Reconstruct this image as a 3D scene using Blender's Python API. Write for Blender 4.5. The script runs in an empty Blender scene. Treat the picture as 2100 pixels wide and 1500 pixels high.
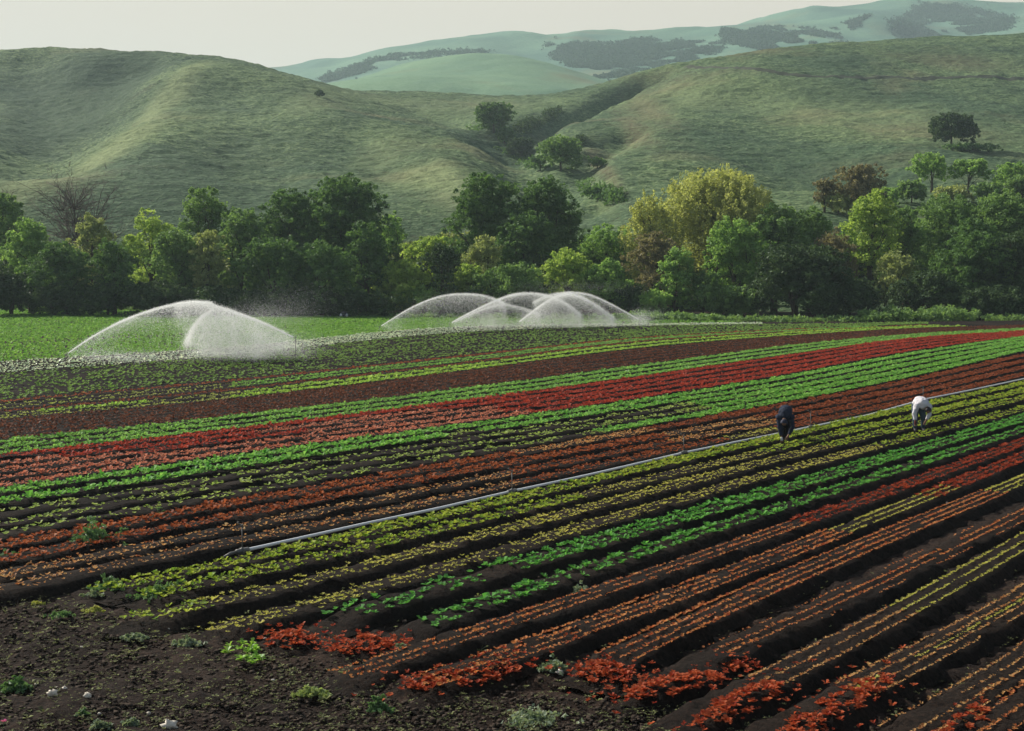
import bpy, math, random
import numpy as np
from mathutils import Vector

rng = np.random.default_rng(7)
random.seed(7)
scene = bpy.context.scene
COL = scene.collection

# ------------------------------------------------------------------ camera
F = 2917.0                      # focal length in photo pixels (50 mm on 36 mm)
CAMH = 5.8
PITCH = math.atan(220.0 / F)
cam_d = bpy.data.cameras.new('camera')
cam_d.lens = 50.0
cam_d.sensor_width = 36.0
cam_d.sensor_fit = 'HORIZONTAL'
cam_d.clip_start = 0.3
cam_d.clip_end = 20000
cam = bpy.data.objects.new('camera', cam_d)
COL.objects.link(cam)
cam.location = (0, 0, CAMH)
cam.rotation_euler = (math.pi / 2 - PITCH, 0, 0)
scene.camera = cam

# ------------------------------------------------------------------ light
SUN_AZ = math.radians(-54)      # measured from +Y (view direction) towards +X
SUN_EL = math.radians(35)
S = Vector((math.sin(SUN_AZ) * math.cos(SUN_EL), math.cos(SUN_AZ) * math.cos(SUN_EL), math.sin(SUN_EL)))
world = bpy.data.worlds.new('World')
scene.world = world
world.use_nodes = True
wn, wl = world.node_tree.nodes, world.node_tree.links
wn.clear()
w_out = wn.new('ShaderNodeOutputWorld')
w_bg = wn.new('ShaderNodeBackground')
w_sky = wn.new('ShaderNodeTexSky')
w_sky.sky_type = 'NISHITA'
w_sky.sun_disc = False
w_sky.sun_elevation = SUN_EL
w_sky.sun_rotation = SUN_AZ % (2 * math.pi)
w_sky.air_density = 1.0
w_sky.dust_density = 3.0
w_sky.ozone_density = 1.0
# a bright, hazy cream layer of thin cloud low in the sky, dimmed behind the camera so tree fronts stay dark
w_geo = wn.new('ShaderNodeTexCoord')
w_sep = wn.new('ShaderNodeSeparateXYZ')
wl.new(w_geo.outputs['Generated'], w_sep.inputs[0])
w_el = wn.new('ShaderNodeMapRange')
w_el.interpolation_type = 'SMOOTHSTEP'
w_el.inputs['From Min'].default_value = 0.22
w_el.inputs['From Max'].default_value = 0.55
w_el.inputs['To Min'].default_value = 1.0
w_el.inputs['To Max'].default_value = 0.0
wl.new(w_sep.outputs['Z'], w_el.inputs['Value'])
w_az = wn.new('ShaderNodeMapRange')
w_az.interpolation_type = 'SMOOTHSTEP'
w_az.inputs['From Min'].default_value = -0.2
w_az.inputs['From Max'].default_value = 0.75
w_az.inputs['To Min'].default_value = 0.30
w_az.inputs['To Max'].default_value = 1.0
wl.new(w_sep.outputs['Y'], w_az.inputs['Value'])
w_m = wn.new('ShaderNodeMath'); w_m.operation = 'MULTIPLY'
wl.new(w_el.outputs[0], w_m.inputs[0]); wl.new(w_az.outputs[0], w_m.inputs[1])
w_mix = wn.new('ShaderNodeMix'); w_mix.data_type = 'RGBA'
wl.new(w_m.outputs[0], w_mix.inputs['Factor'])
wl.new(w_sky.outputs[0], w_mix.inputs['A'])
w_mix.inputs['B'].default_value = (8.5, 7.65, 6.45, 1)
wl.new(w_mix.outputs['Result'], w_bg.inputs['Color'])
w_bg.inputs['Strength'].default_value = 0.075
wl.new(w_bg.outputs[0], w_out.inputs[0])

sun_d = bpy.data.lights.new('sun', 'SUN')
sun_d.energy = 4.8
sun_d.angle = math.radians(0.6)
sun_d.color = (1.0, 0.95, 0.86)
sun = bpy.data.objects.new('sun', sun_d)
COL.objects.link(sun)
sun.rotation_euler = (-S).to_track_quat('-Z', 'Y').to_euler()

scene.view_settings.view_transform = 'Standard'
scene.view_settings.look = 'None'
scene.view_settings.exposure = 0.32
scene.view_settings.gamma = 1.0
scene.render.engine = 'CYCLES'
scene.cycles.max_bounces = 8
scene.cycles.diffuse_bounces = 5
scene.cycles.transmission_bounces = 4
scene.cycles.volume_bounces = 1
scene.cycles.transparent_max_bounces = 8

# ------------------------------------------------------------------ helpers
def ray(x, y):
    x = np.asarray(x, float); y = np.asarray(y, float)
    a = (x - 1050) / F; b = (750 - y) / F
    cp, sp = math.cos(PITCH), math.sin(PITCH)
    return np.stack([a + 0 * b, cp + b * sp + 0 * a, -sp + b * cp + 0 * a], -1)

def to_ground(x, y, z0=0.0):
    d = ray(x, y)
    t = (z0 - CAMH) / d[..., 2]
    return d * t[..., None] + np.array([0, 0, CAMH])

def at_depth(x, y, dep):
    d = ray(x, y)
    t = np.asarray(dep, float) / d[..., 1]
    return d * t[..., None] + np.array([0, 0, CAMH])

def mesh_obj(name, verts, faces, mat, parent=None, tint=None, smooth=False, edges=None):
    """faces: (n,3) or (n,4) int array, or a list of such arrays"""
    if not isinstance(faces, (list, tuple)):
        faces = [faces]
    faces = [np.asarray(f, np.int32) for f in faces if len(f)]
    me = bpy.data.meshes.new(name)
    verts = np.asarray(verts, np.float32).reshape(-1, 3)
    me.vertices.add(len(verts))
    me.vertices.foreach_set('co', verts.ravel())
    nl = sum(f.size for f in faces); nf = sum(len(f) for f in faces)
    me.loops.add(nl)
    me.polygons.add(nf)
    me.loops.foreach_set('vertex_index', np.concatenate([f.ravel() for f in faces]))
    tot = np.concatenate([np.full(len(f), f.shape[1], np.int32) for f in faces])
    start = np.concatenate([[0], np.cumsum(tot)[:-1]]).astype(np.int32)
    me.polygons.foreach_set('loop_start', start)
    me.polygons.foreach_set('loop_total', tot)
    if smooth:
        me.polygons.foreach_set('use_smooth', np.ones(nf, bool))
    me.update(calc_edges=True)
    if tint is not None:
        a = me.attributes.new('tint', 'FLOAT', 'POINT')
        a.data.foreach_set('value', np.asarray(tint, np.float32))
    me.materials.append(mat)
    o = bpy.data.objects.new(name, me)
    COL.objects.link(o)
    if parent is not None:
        o.parent = parent
    return o

def tag(o, label=None, cat=None, group=None, kind=None):
    if label: o['label'] = label
    if cat: o['category'] = cat
    if group: o['group'] = group
    if kind: o['kind'] = kind
    return o

def empty(name, loc):
    o = bpy.data.objects.new(name, None)
    o.location = [float(v) for v in loc]
    o.empty_display_size = 0.2
    COL.objects.link(o)
    return o

def vnoise(x, y, seed=0):
    """smooth value noise, vectorised, in [-1,1]"""
    x = np.asarray(x, float); y = np.asarray(y, float)
    xi = np.floor(x).astype(np.int64); yi = np.floor(y).astype(np.int64)
    fx = x - xi; fy = y - yi
    fx = fx * fx * (3 - 2 * fx); fy = fy * fy * (3 - 2 * fy)
    def h(a, b):
        n = (a * 374761393 + b * 668265263 + seed * 974634777) & 0xffffffff
        n = ((n ^ (n >> 13)) * 1274126177) & 0xffffffff
        n = (n ^ (n >> 16)) & 0xffffffff
        return n / 2147483647.5 - 1
    return (h(xi, yi) * (1 - fx) + h(xi + 1, yi) * fx) * (1 - fy) + (h(xi, yi + 1) * (1 - fx) + h(xi + 1, yi + 1) * fx) * fy

def fbm(x, y, oct=4, seed=0):
    s = 0; a = 1; t = 0
    for i in range(oct):
        s = s + a * vnoise(x * 2 ** i, y * 2 ** i, seed + i); t += a; a *= 0.5
    return s / t

# ------------------------------------------------------------------ materials
def nt(name):
    m = bpy.data.materials.new(name); m.use_nodes = True
    n = m.node_tree.nodes; l = m.node_tree.links; n.clear()
    out = n.new('ShaderNodeOutputMaterial')
    return m, n, l, out

def leaf_mat(name, a, b, transl=0.35, rough=0.7, spec=0.12, tcol=None):
    """two natural leaf colours mixed by the mesh's own 'tint' attribute, with light passing through the leaves"""
    m, n, l, out = nt(name)
    at = n.new('ShaderNodeAttribute'); at.attribute_name = 'tint'
    mx = n.new('ShaderNodeMix'); mx.data_type = 'RGBA'
    l.new(at.outputs['Fac'], mx.inputs['Factor'])
    mx.inputs['A'].default_value = (*a, 1); mx.inputs['B'].default_value = (*b, 1)
    p = n.new('ShaderNodeBsdfPrincipled')
    l.new(mx.outputs['Result'], p.inputs['Base Color'])
    p.inputs['Roughness'].default_value = rough
    p.inputs['Specular IOR Level'].default_value = spec
    t = n.new('ShaderNodeBsdfTranslucent')
    hs = n.new('ShaderNodeMix'); hs.data_type = 'RGBA'; hs.blend_type = 'MULTIPLY'
    hs.inputs['Factor'].default_value = 1.0
    l.new(mx.outputs['Result'], hs.inputs['A'])
    hs.inputs['B'].default_value = (*(tcol or (1.25, 1.25, 0.7)), 1)
    l.new(hs.outputs['Result'], t.inputs['Color'])
    ms = n.new('ShaderNodeMixShader'); ms.inputs[0].default_value = transl
    l.new(p.outputs[0], ms.inputs[1]); l.new(t.outputs[0], ms.inputs[2])
    l.new(ms.outputs[0], out.inputs[0])
    return m

def plain_mat(name, col, rough=0.8, spec=0.2, metal=0.0, nscale=0, namp=0.25, bump=0.0):
    m, n, l, out = nt(name)
    p = n.new('ShaderNodeBsdfPrincipled')
    p.inputs['Roughness'].default_value = rough
    p.inputs['Specular IOR Level'].default_value = spec
    p.inputs['Metallic'].default_value = metal
    if nscale:
        tc = n.new('ShaderNodeTexCoord')
        no = n.new('ShaderNodeTexNoise'); no.inputs['Scale'].default_value = nscale; no.inputs['Detail'].default_value = 4
        l.new(tc.outputs['Object'], no.inputs['Vector'])
        mx = n.new('ShaderNodeMix'); mx.data_type = 'RGBA'
        l.new(no.outputs['Fac'], mx.inputs['Factor'])
        mx.inputs['A'].default_value = (*[c * (1 - namp) for c in col], 1)
        mx.inputs['B'].default_value = (*[min(1, c * (1 + namp)) for c in col], 1)
        l.new(mx.outputs['Result'], p.inputs['Base Color'])
        if bump:
            bp = n.new('ShaderNodeBump'); bp.inputs['Strength'].default_value = bump
            l.new(no.outputs['Fac'], bp.inputs['Height']); l.new(bp.outputs[0], p.inputs['Normal'])
    else:
        p.inputs['Base Color'].default_value = (*col, 1)
    l.new(p.outputs[0], out.inputs[0])
    return m

def soil_mat(name='soil', dk=(0.005, 0.0038, 0.003, 1), lt=(0.038, 0.026, 0.019, 1)):
    m, n, l, out = nt(name)
    tc = n.new('ShaderNodeTexCoord')
    p = n.new('ShaderNodeBsdfPrincipled'); p.inputs['Roughness'].default_value = 0.95; p.inputs['Specular IOR Level'].default_value = 0.1
    n1 = n.new('ShaderNodeTexNoise'); n1.inputs['Scale'].default_value = 14; n1.inputs['Detail'].default_value = 8; n1.inputs['Roughness'].default_value = 0.7
    n2 = n.new('ShaderNodeTexNoise'); n2.inputs['Scale'].default_value = 0.25; n2.inputs['Detail'].default_value = 3
    for q in (n1, n2): l.new(tc.outputs['Object'], q.inputs['Vector'])
    r = n.new('ShaderNodeValToRGB')
    r.color_ramp.elements[0].position = 0.36; r.color_ramp.elements[0].color = dk
    r.color_ramp.elements[1].position = 0.75; r.color_ramp.elements[1].color = lt
    l.new(n1.outputs['Fac'], r.inputs[0])
    mx = n.new('ShaderNodeMix'); mx.data_type = 'RGBA'; mx.blend_type = 'MULTIPLY'
    r2 = n.new('ShaderNodeValToRGB')
    r2.color_ramp.elements[0].position = 0.35; r2.color_ramp.elements[0].color = (0.65, 0.65, 0.68, 1)
    r2.color_ramp.elements[1].position = 0.7; r2.color_ramp.elements[1].color = (1.35, 1.25, 1.15, 1)
    l.new(n2.outputs['Fac'], r2.inputs[0])
    mx.inputs['Factor'].default_value = 1
    l.new(r.outputs[0], mx.inputs['A']); l.new(r2.outputs[0], mx.inputs['B'])
    l.new(mx.outputs['Result'], p.inputs['Base Color'])
    bp = n.new('ShaderNodeBump'); bp.inputs['Strength'].default_value = 1.0; bp.inputs['Distance'].default_value = 0.06
    l.new(n1.outputs['Fac'], bp.inputs['Height']); l.new(bp.outputs[0], p.inputs['Normal'])
    l.new(p.outputs[0], out.inputs[0])
    return m

def hill_mat(name, dark, mid, straw, patch=0.5, streak=1.0, bumpd=0.5, sc=1.0):
    """tufted pasture: fine streaks that follow the contour, larger patches of weeds, straw and bare soil"""
    m, n, l, out = nt(name)
    tc = n.new('ShaderNodeTexCoord')
    mp = n.new('ShaderNodeMapping'); mp.inputs['Scale'].default_value = (0.75 * sc, 0.6 * sc, 3.0 * sc)
    l.new(tc.outputs['Object'], mp.inputs['Vector'])
    st = n.new('ShaderNodeTexNoise'); st.inputs['Scale'].default_value = 1.0; st.inputs['Detail'].default_value = 5; st.inputs['Roughness'].default_value = 0.62
    st.inputs['Distortion'].default_value = 0.5
    l.new(mp.outputs[0], st.inputs['Vector'])
    fi = n.new('ShaderNodeTexNoise'); fi.inputs['Scale'].default_value = 1.4 * sc; fi.inputs['Detail'].default_value = 3
    l.new(tc.outputs['Object'], fi.inputs['Vector'])
    big = n.new('ShaderNodeTexNoise'); big.inputs['Scale'].default_value = 0.022 * sc; big.inputs['Detail'].default_value = 6; big.inputs['Roughness'].default_value = 0.62
    l.new(tc.outputs['Object'], big.inputs['Vector'])
    add = n.new('ShaderNodeMath'); add.operation = 'MULTIPLY_ADD'
    l.new(st.outputs['Fac'], add.inputs[0]); add.inputs[1].default_value = 0.65 * streak
    mul = n.new('ShaderNodeMath'); mul.operation = 'MULTIPLY_ADD'
    l.new(fi.outputs['Fac'], mul.inputs[0]); mul.inputs[1].default_value = 0.35
    mul.inputs[2].default_value = 0.5 - 0.325 * streak - 0.175
    l.new(mul.outputs[0], add.inputs[2])
    r = n.new('ShaderNodeValToRGB')
    e = r.color_ramp.elements
    e[0].position = 0.38; e[0].color = (*dark, 1)
    e[1].position = 0.63; e[1].color = (*straw, 1)
    k = r.color_ramp.elements.new(0.5); k.color = (*mid, 1)
    l.new(add.outputs[0], r.inputs[0])
    r2 = n.new('ShaderNodeValToRGB')
    r2.color_ramp.elements[0].position = 0.38; r2.color_ramp.elements[0].color = (1 - patch, 1 - patch * 0.85, 1 - patch * 0.75, 1)
    r2.color_ramp.elements[1].position = 0.62; r2.color_ramp.elements[1].color = (1.18, 1.1, 1.0, 1)
    l.new(big.outputs['Fac'], r2.inputs[0])
    mx = n.new('ShaderNodeMix'); mx.data_type = 'RGBA'; mx.blend_type = 'MULTIPLY'; mx.inputs['Factor'].default_value = 1
    l.new(r.outputs[0], mx.inputs['A']); l.new(r2.outputs[0], mx.inputs['B'])
    # reddish and yellow weed patches
    pn = n.new('ShaderNodeTexNoise'); pn.inputs['Scale'].default_value = 0.035 * sc; pn.inputs['Detail'].default_value = 5
    mp2 = n.new('ShaderNodeMapping'); mp2.inputs['Location'].default_value = (53, 11, 7)
    l.new(tc.outputs['Object'], mp2.inputs['Vector']); l.new(mp2.outputs[0], pn.inputs['Vector'])
    r3 = n.new('ShaderNodeMapRange'); r3.inputs['From Min'].default_value = 0.56; r3.inputs['From Max'].default_value = 0.72
    r3.inputs['To Max'].default_value = 0.5
    l.new(pn.outputs['Fac'], r3.inputs['Value'])
    mx2 = n.new('ShaderNodeMix'); mx2.data_type = 'RGBA'
    l.new(r3.outputs[0], mx2.inputs['Factor']); l.new(mx.outputs['Result'], mx2.inputs['A'])
    mx2.inputs['B'].default_value = (0.21, 0.185, 0.095, 1)
    p = n.new('ShaderNodeBsdfPrincipled'); p.inputs['Roughness'].default_value = 0.9; p.inputs['Specular IOR Level'].default_value = 0.1
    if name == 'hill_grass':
        # what grows where, plus light and shade painted for relief: rank dark weeds, dry pale grass, reddish sorrel (mesh attributes)
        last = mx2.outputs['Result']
        for an, lo, hi, colr, am in (('cover_shading', 0.05, 0.9, (0.045, 0.082, 0.042), .78), ('cover_shading', -0.05, -0.9, (0.27, 0.32, 0.145), .6), ('red', 0.05, 0.7, (0.22, 0.15, 0.09), .42)):
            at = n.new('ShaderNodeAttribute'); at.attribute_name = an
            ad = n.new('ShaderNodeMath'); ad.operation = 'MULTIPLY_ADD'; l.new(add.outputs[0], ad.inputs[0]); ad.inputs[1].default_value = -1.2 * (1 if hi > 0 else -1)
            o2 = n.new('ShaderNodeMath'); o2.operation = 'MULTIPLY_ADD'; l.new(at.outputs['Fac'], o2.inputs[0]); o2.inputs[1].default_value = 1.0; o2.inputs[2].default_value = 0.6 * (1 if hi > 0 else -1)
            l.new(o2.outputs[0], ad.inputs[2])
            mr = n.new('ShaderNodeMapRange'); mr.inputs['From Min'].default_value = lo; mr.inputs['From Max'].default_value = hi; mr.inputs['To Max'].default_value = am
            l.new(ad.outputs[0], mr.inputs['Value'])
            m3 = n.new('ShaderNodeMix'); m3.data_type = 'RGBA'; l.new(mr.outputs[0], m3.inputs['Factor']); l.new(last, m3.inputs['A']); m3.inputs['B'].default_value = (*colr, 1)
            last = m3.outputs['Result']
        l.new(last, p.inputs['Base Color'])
    else:
        l.new(mx2.outputs['Result'], p.inputs['Base Color'])
    bp = n.new('ShaderNodeBump'); bp.inputs['Strength'].default_value = 0.8; bp.inputs['Distance'].default_value = bumpd
    l.new(add.outputs[0], bp.inputs['Height']); l.new(bp.outputs[0], p.inputs['Normal'])
    l.new(p.outputs[0], out.inputs[0])
    return m

M_SOIL = soil_mat()
M_GROUND = soil_mat('dry_soil', (0.009, 0.0065, 0.005, 1), (0.075, 0.050, 0.037, 1))
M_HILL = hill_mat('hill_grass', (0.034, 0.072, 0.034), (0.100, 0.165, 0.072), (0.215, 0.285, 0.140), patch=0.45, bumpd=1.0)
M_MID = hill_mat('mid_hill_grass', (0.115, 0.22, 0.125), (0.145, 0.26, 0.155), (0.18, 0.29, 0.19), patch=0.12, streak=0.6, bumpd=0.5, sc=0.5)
M_FAR = hill_mat('far_hill_grass_hazed', (0.085, 0.18, 0.13), (0.12, 0.235, 0.165), (0.16, 0.265, 0.20), patch=0.3, streak=0.6, bumpd=1.0, sc=0.35)  # distance haze is mixed into these grass colours as extra blue
M_BARK = plain_mat('bark', (0.07, 0.055, 0.04), 0.9, 0.1, nscale=6)
M_TWIG = plain_mat('grey_twigs', (0.13, 0.10, 0.085), 0.9, 0.1)
M_PIPE = plain_mat('aluminium_pipe', (0.93, 0.93, 0.90), 0.35, 0.6, 0.0, nscale=3, namp=0.12)
M_STEEL = plain_mat('dull_steel', (0.16, 0.155, 0.145), 0.6, 0.4, 0.4, nscale=8)
M_STONE = plain_mat('pale_stone', (0.70, 0.64, 0.54), 0.9, 0.2, nscale=12, bump=0.6)

# ------------------------------------------------------------------ terrain
def tps_fit(P, Z, lam=0.5):
    P = np.asarray(P, float) / 100.0; Z = np.asarray(Z, float)
    n = len(P)
    d = np.linalg.norm(P[:, None] - P[None], axis=-1)
    K = np.where(d > 0, d * d * np.log(np.maximum(d, 1e-9)), 0) + lam * 1e-2 * np.eye(n)
    A = np.zeros((n + 3, n + 3)); A[:n, :n] = K
    Q = np.c_[np.ones(n), P]; A[:n, n:] = Q; A[n:, :n] = Q.T
    c = np.linalg.solve(A, np.r_[Z, 0, 0, 0])
    def f(x, y):
        x = np.asarray(x, float) / 100; y = np.asarray(y, float) / 100
        out = c[n] + c[n + 1] * x + c[n + 2] * y
        for i in range(n):
            r2 = (x - P[i, 0]) ** 2 + (y - P[i, 1]) ** 2
            out = out + c[i] * 0.5 * r2 * np.log(np.maximum(r2, 1e-12))
        return out
    return f

def ctrl(pts, extra=()):
    P = []; Z = []
    for x, y, d in pts:
        q = at_depth(x, y, d); P.append((q[0], q[1])); Z.append(q[2])
    for x, d, z in extra:
        P.append(((x - 1050) / F * d, d)); Z.append(z)
    return P, Z

near_pts = [
    # left hill skyline and face
    (-350, 150, 420), (-180, 125, 425), (0, 108, 430), (180, 106, 435), (300, 103, 430), (380, 106, 425), (460, 120, 412), (560, 150, 400), (640, 176, 392),
    (380, 140, 370), (300, 240, 290), (150, 320, 238), (0, 390, 202), (-200, 420, 190),
    (200, 190, 368), (90, 230, 345), (0, 280, 305), (0, 190, 395), (-200, 260, 320), (230, 250, 318),
    (480, 200, 325), (450, 300, 256), (400, 380, 212), (600, 280, 272), (600, 370, 218), (760, 400, 205), (560, 230, 305),
    # spur beside the valley
    (950, 385, 208), (850, 315, 246), (750, 255, 296), (660, 208, 345),
    # valley floor with the trees
    (1200, 445, 188), (1140, 385, 220), (1095, 345, 250), (1055, 300, 290), (1010, 262, 335), (1060, 245, 352),
    # saddle
    (700, 188, 450), (850, 190, 480), (1000, 197, 490), (1130, 194, 480), (850, 232, 385), (930, 262, 345), (960, 320, 268),
    # right hill
    (1240, 175, 455), (1330, 153, 440), (1450, 125, 450), (1600, 104, 480), (1850, 86, 520), (2100, 72, 560), (2350, 60, 590),
    (1180, 215, 395), (1270, 190, 420), (1210, 250, 345), (1280, 235, 360),
    (1300, 330, 244), (1200, 330, 262), (1400, 240, 322), (1250, 420, 197), (1500, 300, 268), (1600, 200, 362), (1480, 160, 400), (1600, 440, 184), (1440, 400, 205),
    (1700, 380, 218), (1750, 280, 280), (1850, 170, 400), (2000, 200, 385), (1950, 312, 276), (2100, 330, 262), (1900, 400, 212), (2100, 420, 205), (2300, 200, 400), (2300, 400, 220),
]
near_extra = [(x, 168, 1.0) for x in (-400, -100, 200, 500, 800, 1100, 1400)] + [(1700, 160, 1.5), (2000, 160, 2.0), (2300, 160, 2.5)] + \
    [(x, 150, -0.8) for x in (-400, 0, 400, 800, 1200, 1600, 2000, 2400)] + \
    [(-300, 600, 40), (100, 600, 48), (400, 560, 45), (700, 600, 38), (950, 640, 38), (1200, 620, 42), (1400, 640, 60), (1700, 680, 82), (2050, 760, 100), (2350, 800, 100)]
h_near = tps_fit(*ctrl(near_pts, near_extra))

def ravine(X, Y):
    """two eroded ravines cut in the saddle side of the right hill"""
    dz = 0
    for pts, wd, dp in RAV:
        best = np.full(np.shape(X), 1e9)
        side = np.zeros(np.shape(X))
        for (ax, ay), (bx, by) in zip(pts[:-1], pts[1:]):
            vx, vy = bx - ax, by - ay
            L2 = vx * vx + vy * vy
            t = np.clip(((X - ax) * vx + (Y - ay) * vy) / L2, 0, 1)
            dd = np.hypot(X - ax - t * vx, Y - ay - t * vy)
            best = np.minimum(best, dd)
        dz = dz - dp * np.exp(-(best / wd) ** 2)
    return dz

def hit(fn, x, y, z0, z1, n=400):
    ds = np.linspace(z0, z1, n)
    p = at_depth(np.full(n, x), np.full(n, y), ds)
    g = fn(p[:, 0], p[:, 1])
    k = np.nonzero(p[:, 2] <= g)[0]
    if len(k) == 0:
        return None
    return np.array([p[k[0], 0], p[k[0], 1], g[k[0]]])

RAV = []
for pl, wd, dp in (([(1045, 280), (1110, 245), (1200, 215), (1270, 186), (1335, 162)], 6.0, 5.5),
                   ([(1150, 365), (1200, 325), (1240, 300), (1290, 262)], 4.5, 3.2),
                   ([(1010, 262), (1055, 300), (1095, 345), (1140, 385), (1200, 440)], 7.0, 4.5),
                   ([(1080, 300), (1140, 292), (1215, 280)], 4.0, 2.4),
                   ([(1175, 420), (1235, 392), (1290, 395)], 3.5, 2.2), ([(1210, 440), (1270, 425), (1330, 430)], 3.5, 1.8),
                   ([(960, 255), (900, 235), (830, 222)], 5.0, 2.0),
                   ([(250, 130), (200, 200), (120, 280), (40, 340)], 12.0, 5.0), ([(60, 130), (90, 200), (60, 280)], 9.0, 3.0),
                   ([(480, 170), (500, 240), (520, 330), (560, 400)], 12.0, 2.5), ([(700, 250), (780, 330), (830, 390)], 8.0, 2.0),
                   ([(1550, 190), (1560, 270), (1600, 360)], 14.0, 2.5), ([(1750, 200), (1700, 290), (1690, 350)], 14.0, 2.5)):
    q = [hit(h_near, x, y, 170, 520) for x, y in pl]
    RAV.append(([(v[0], v[1]) for v in q if v is not None], wd, dp))

def H(X, Y):
    X = np.asarray(X, float); Y = np.asarray(Y, float)
    z = h_near(X, Y)
    k = np.clip((Y - 170) / 60, 0, 1)
    z = z + ravine(X, Y) * k
    z = z + k * (1.6 * fbm(X / 34, Y / 34, 3, 5) + 0.55 * fbm(X / 9, Y / 9, 3, 9) + 0.42 * fbm(X / 2.4, Y / 1.6, 2, 19))
    # cattle terracettes that follow the contour
    z = z + k * 0.05 * np.sin(z * 4.2 + 3.0 * fbm(X / 14, Y / 14, 2, 3))
    return z

def polar_sheet(name, fn, x0, x1, nx, deps, mat, kind='structure', label=None):
    xs = np.linspace(x0, x1, nx)
    X = (xs[None, :] - 1050) / F * deps[:, None]
    Y = np.repeat(deps[:, None], nx, 1)
    Z = fn(X, Y)
    V = np.stack([X, Y, Z], -1).reshape(-1, 3)
    nd = len(deps)
    i = np.arange(nd - 1)[:, None] * nx + np.arange(nx - 1)[None, :]
    i = i.ravel()
    Fc = np.stack([i, i + 1, i + nx + 1, i + nx], -1)
    o = mesh_obj(name, V, Fc, mat, smooth=True)
    tag(o, label, None, None, kind)
    return o

COVER_SHADING = [  # image x, y, radius x, radius y, amount: plus = dark weeds and painted hollow shade, minus = pale grass and painted ridge light
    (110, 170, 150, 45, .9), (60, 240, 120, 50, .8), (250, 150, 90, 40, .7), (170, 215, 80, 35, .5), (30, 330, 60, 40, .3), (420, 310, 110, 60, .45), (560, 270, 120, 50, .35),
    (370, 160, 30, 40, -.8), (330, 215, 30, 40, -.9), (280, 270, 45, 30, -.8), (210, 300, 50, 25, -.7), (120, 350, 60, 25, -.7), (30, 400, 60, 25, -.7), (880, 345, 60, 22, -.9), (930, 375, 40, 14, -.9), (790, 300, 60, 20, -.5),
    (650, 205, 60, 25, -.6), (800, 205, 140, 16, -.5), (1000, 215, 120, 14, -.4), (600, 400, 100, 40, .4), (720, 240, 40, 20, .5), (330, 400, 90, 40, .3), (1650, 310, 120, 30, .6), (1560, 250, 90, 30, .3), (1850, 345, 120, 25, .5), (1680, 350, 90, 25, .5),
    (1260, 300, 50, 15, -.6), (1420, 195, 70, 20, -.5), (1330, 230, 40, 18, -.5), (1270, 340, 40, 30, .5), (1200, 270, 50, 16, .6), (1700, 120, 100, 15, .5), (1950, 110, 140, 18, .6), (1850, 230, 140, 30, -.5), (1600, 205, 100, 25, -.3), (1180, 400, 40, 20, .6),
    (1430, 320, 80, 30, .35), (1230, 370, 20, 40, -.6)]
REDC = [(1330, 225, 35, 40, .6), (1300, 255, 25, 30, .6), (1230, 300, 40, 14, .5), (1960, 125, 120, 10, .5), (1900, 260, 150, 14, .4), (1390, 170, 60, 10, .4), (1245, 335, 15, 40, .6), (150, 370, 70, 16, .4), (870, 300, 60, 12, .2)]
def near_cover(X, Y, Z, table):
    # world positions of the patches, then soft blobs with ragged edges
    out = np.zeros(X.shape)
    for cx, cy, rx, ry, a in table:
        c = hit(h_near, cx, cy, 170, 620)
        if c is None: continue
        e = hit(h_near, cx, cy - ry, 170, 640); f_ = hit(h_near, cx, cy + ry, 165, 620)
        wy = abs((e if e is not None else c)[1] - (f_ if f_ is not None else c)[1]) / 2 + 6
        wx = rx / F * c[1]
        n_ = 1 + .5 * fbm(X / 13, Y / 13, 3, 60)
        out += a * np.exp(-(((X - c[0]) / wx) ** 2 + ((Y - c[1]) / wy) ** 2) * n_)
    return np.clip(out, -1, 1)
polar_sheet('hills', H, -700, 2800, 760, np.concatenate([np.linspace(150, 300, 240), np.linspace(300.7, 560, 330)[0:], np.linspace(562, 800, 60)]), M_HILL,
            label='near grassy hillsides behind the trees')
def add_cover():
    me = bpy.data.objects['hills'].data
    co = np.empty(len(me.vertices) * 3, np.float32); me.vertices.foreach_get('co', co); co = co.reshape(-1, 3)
    for nm, tb in (('cover_shading', COVER_SHADING), ('red', REDC)):
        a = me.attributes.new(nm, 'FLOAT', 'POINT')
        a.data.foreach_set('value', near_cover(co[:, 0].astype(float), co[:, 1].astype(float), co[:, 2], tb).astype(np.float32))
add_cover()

# middle mound
mid_pts = [(560, 200, 820), (680, 176, 900), (740, 158, 930), (800, 138, 950), (870, 122, 960), (950, 114, 965), (1060, 118, 960), (1150, 138, 950), (1240, 166, 930), (1320, 185, 900),
           (700, 190, 760), (850, 185, 740), (1000, 188, 740), (1150, 190, 740), (900, 150, 850), (1050, 150, 850), (1100, 172, 800)]
h_mid = tps_fit(*ctrl(mid_pts, [(500, 1150, 60), (900, 1200, 75), (1300, 1150, 70), (1700, 1000, 70), (200, 1000, 60), (900, 640, 40), (400, 700, 40), (1400, 700, 50)]))
def HM(X, Y):
    return h_mid(X, Y) + 1.5 * fbm(X / 60, Y / 60, 3, 2) + 0.5 * fbm(X / 12, Y / 12, 2, 8)
polar_sheet('mid_hill', HM, 300, 1800, 260, np.linspace(650, 1150, 160), M_MID, label='smooth pale green mound behind the saddle')

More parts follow.
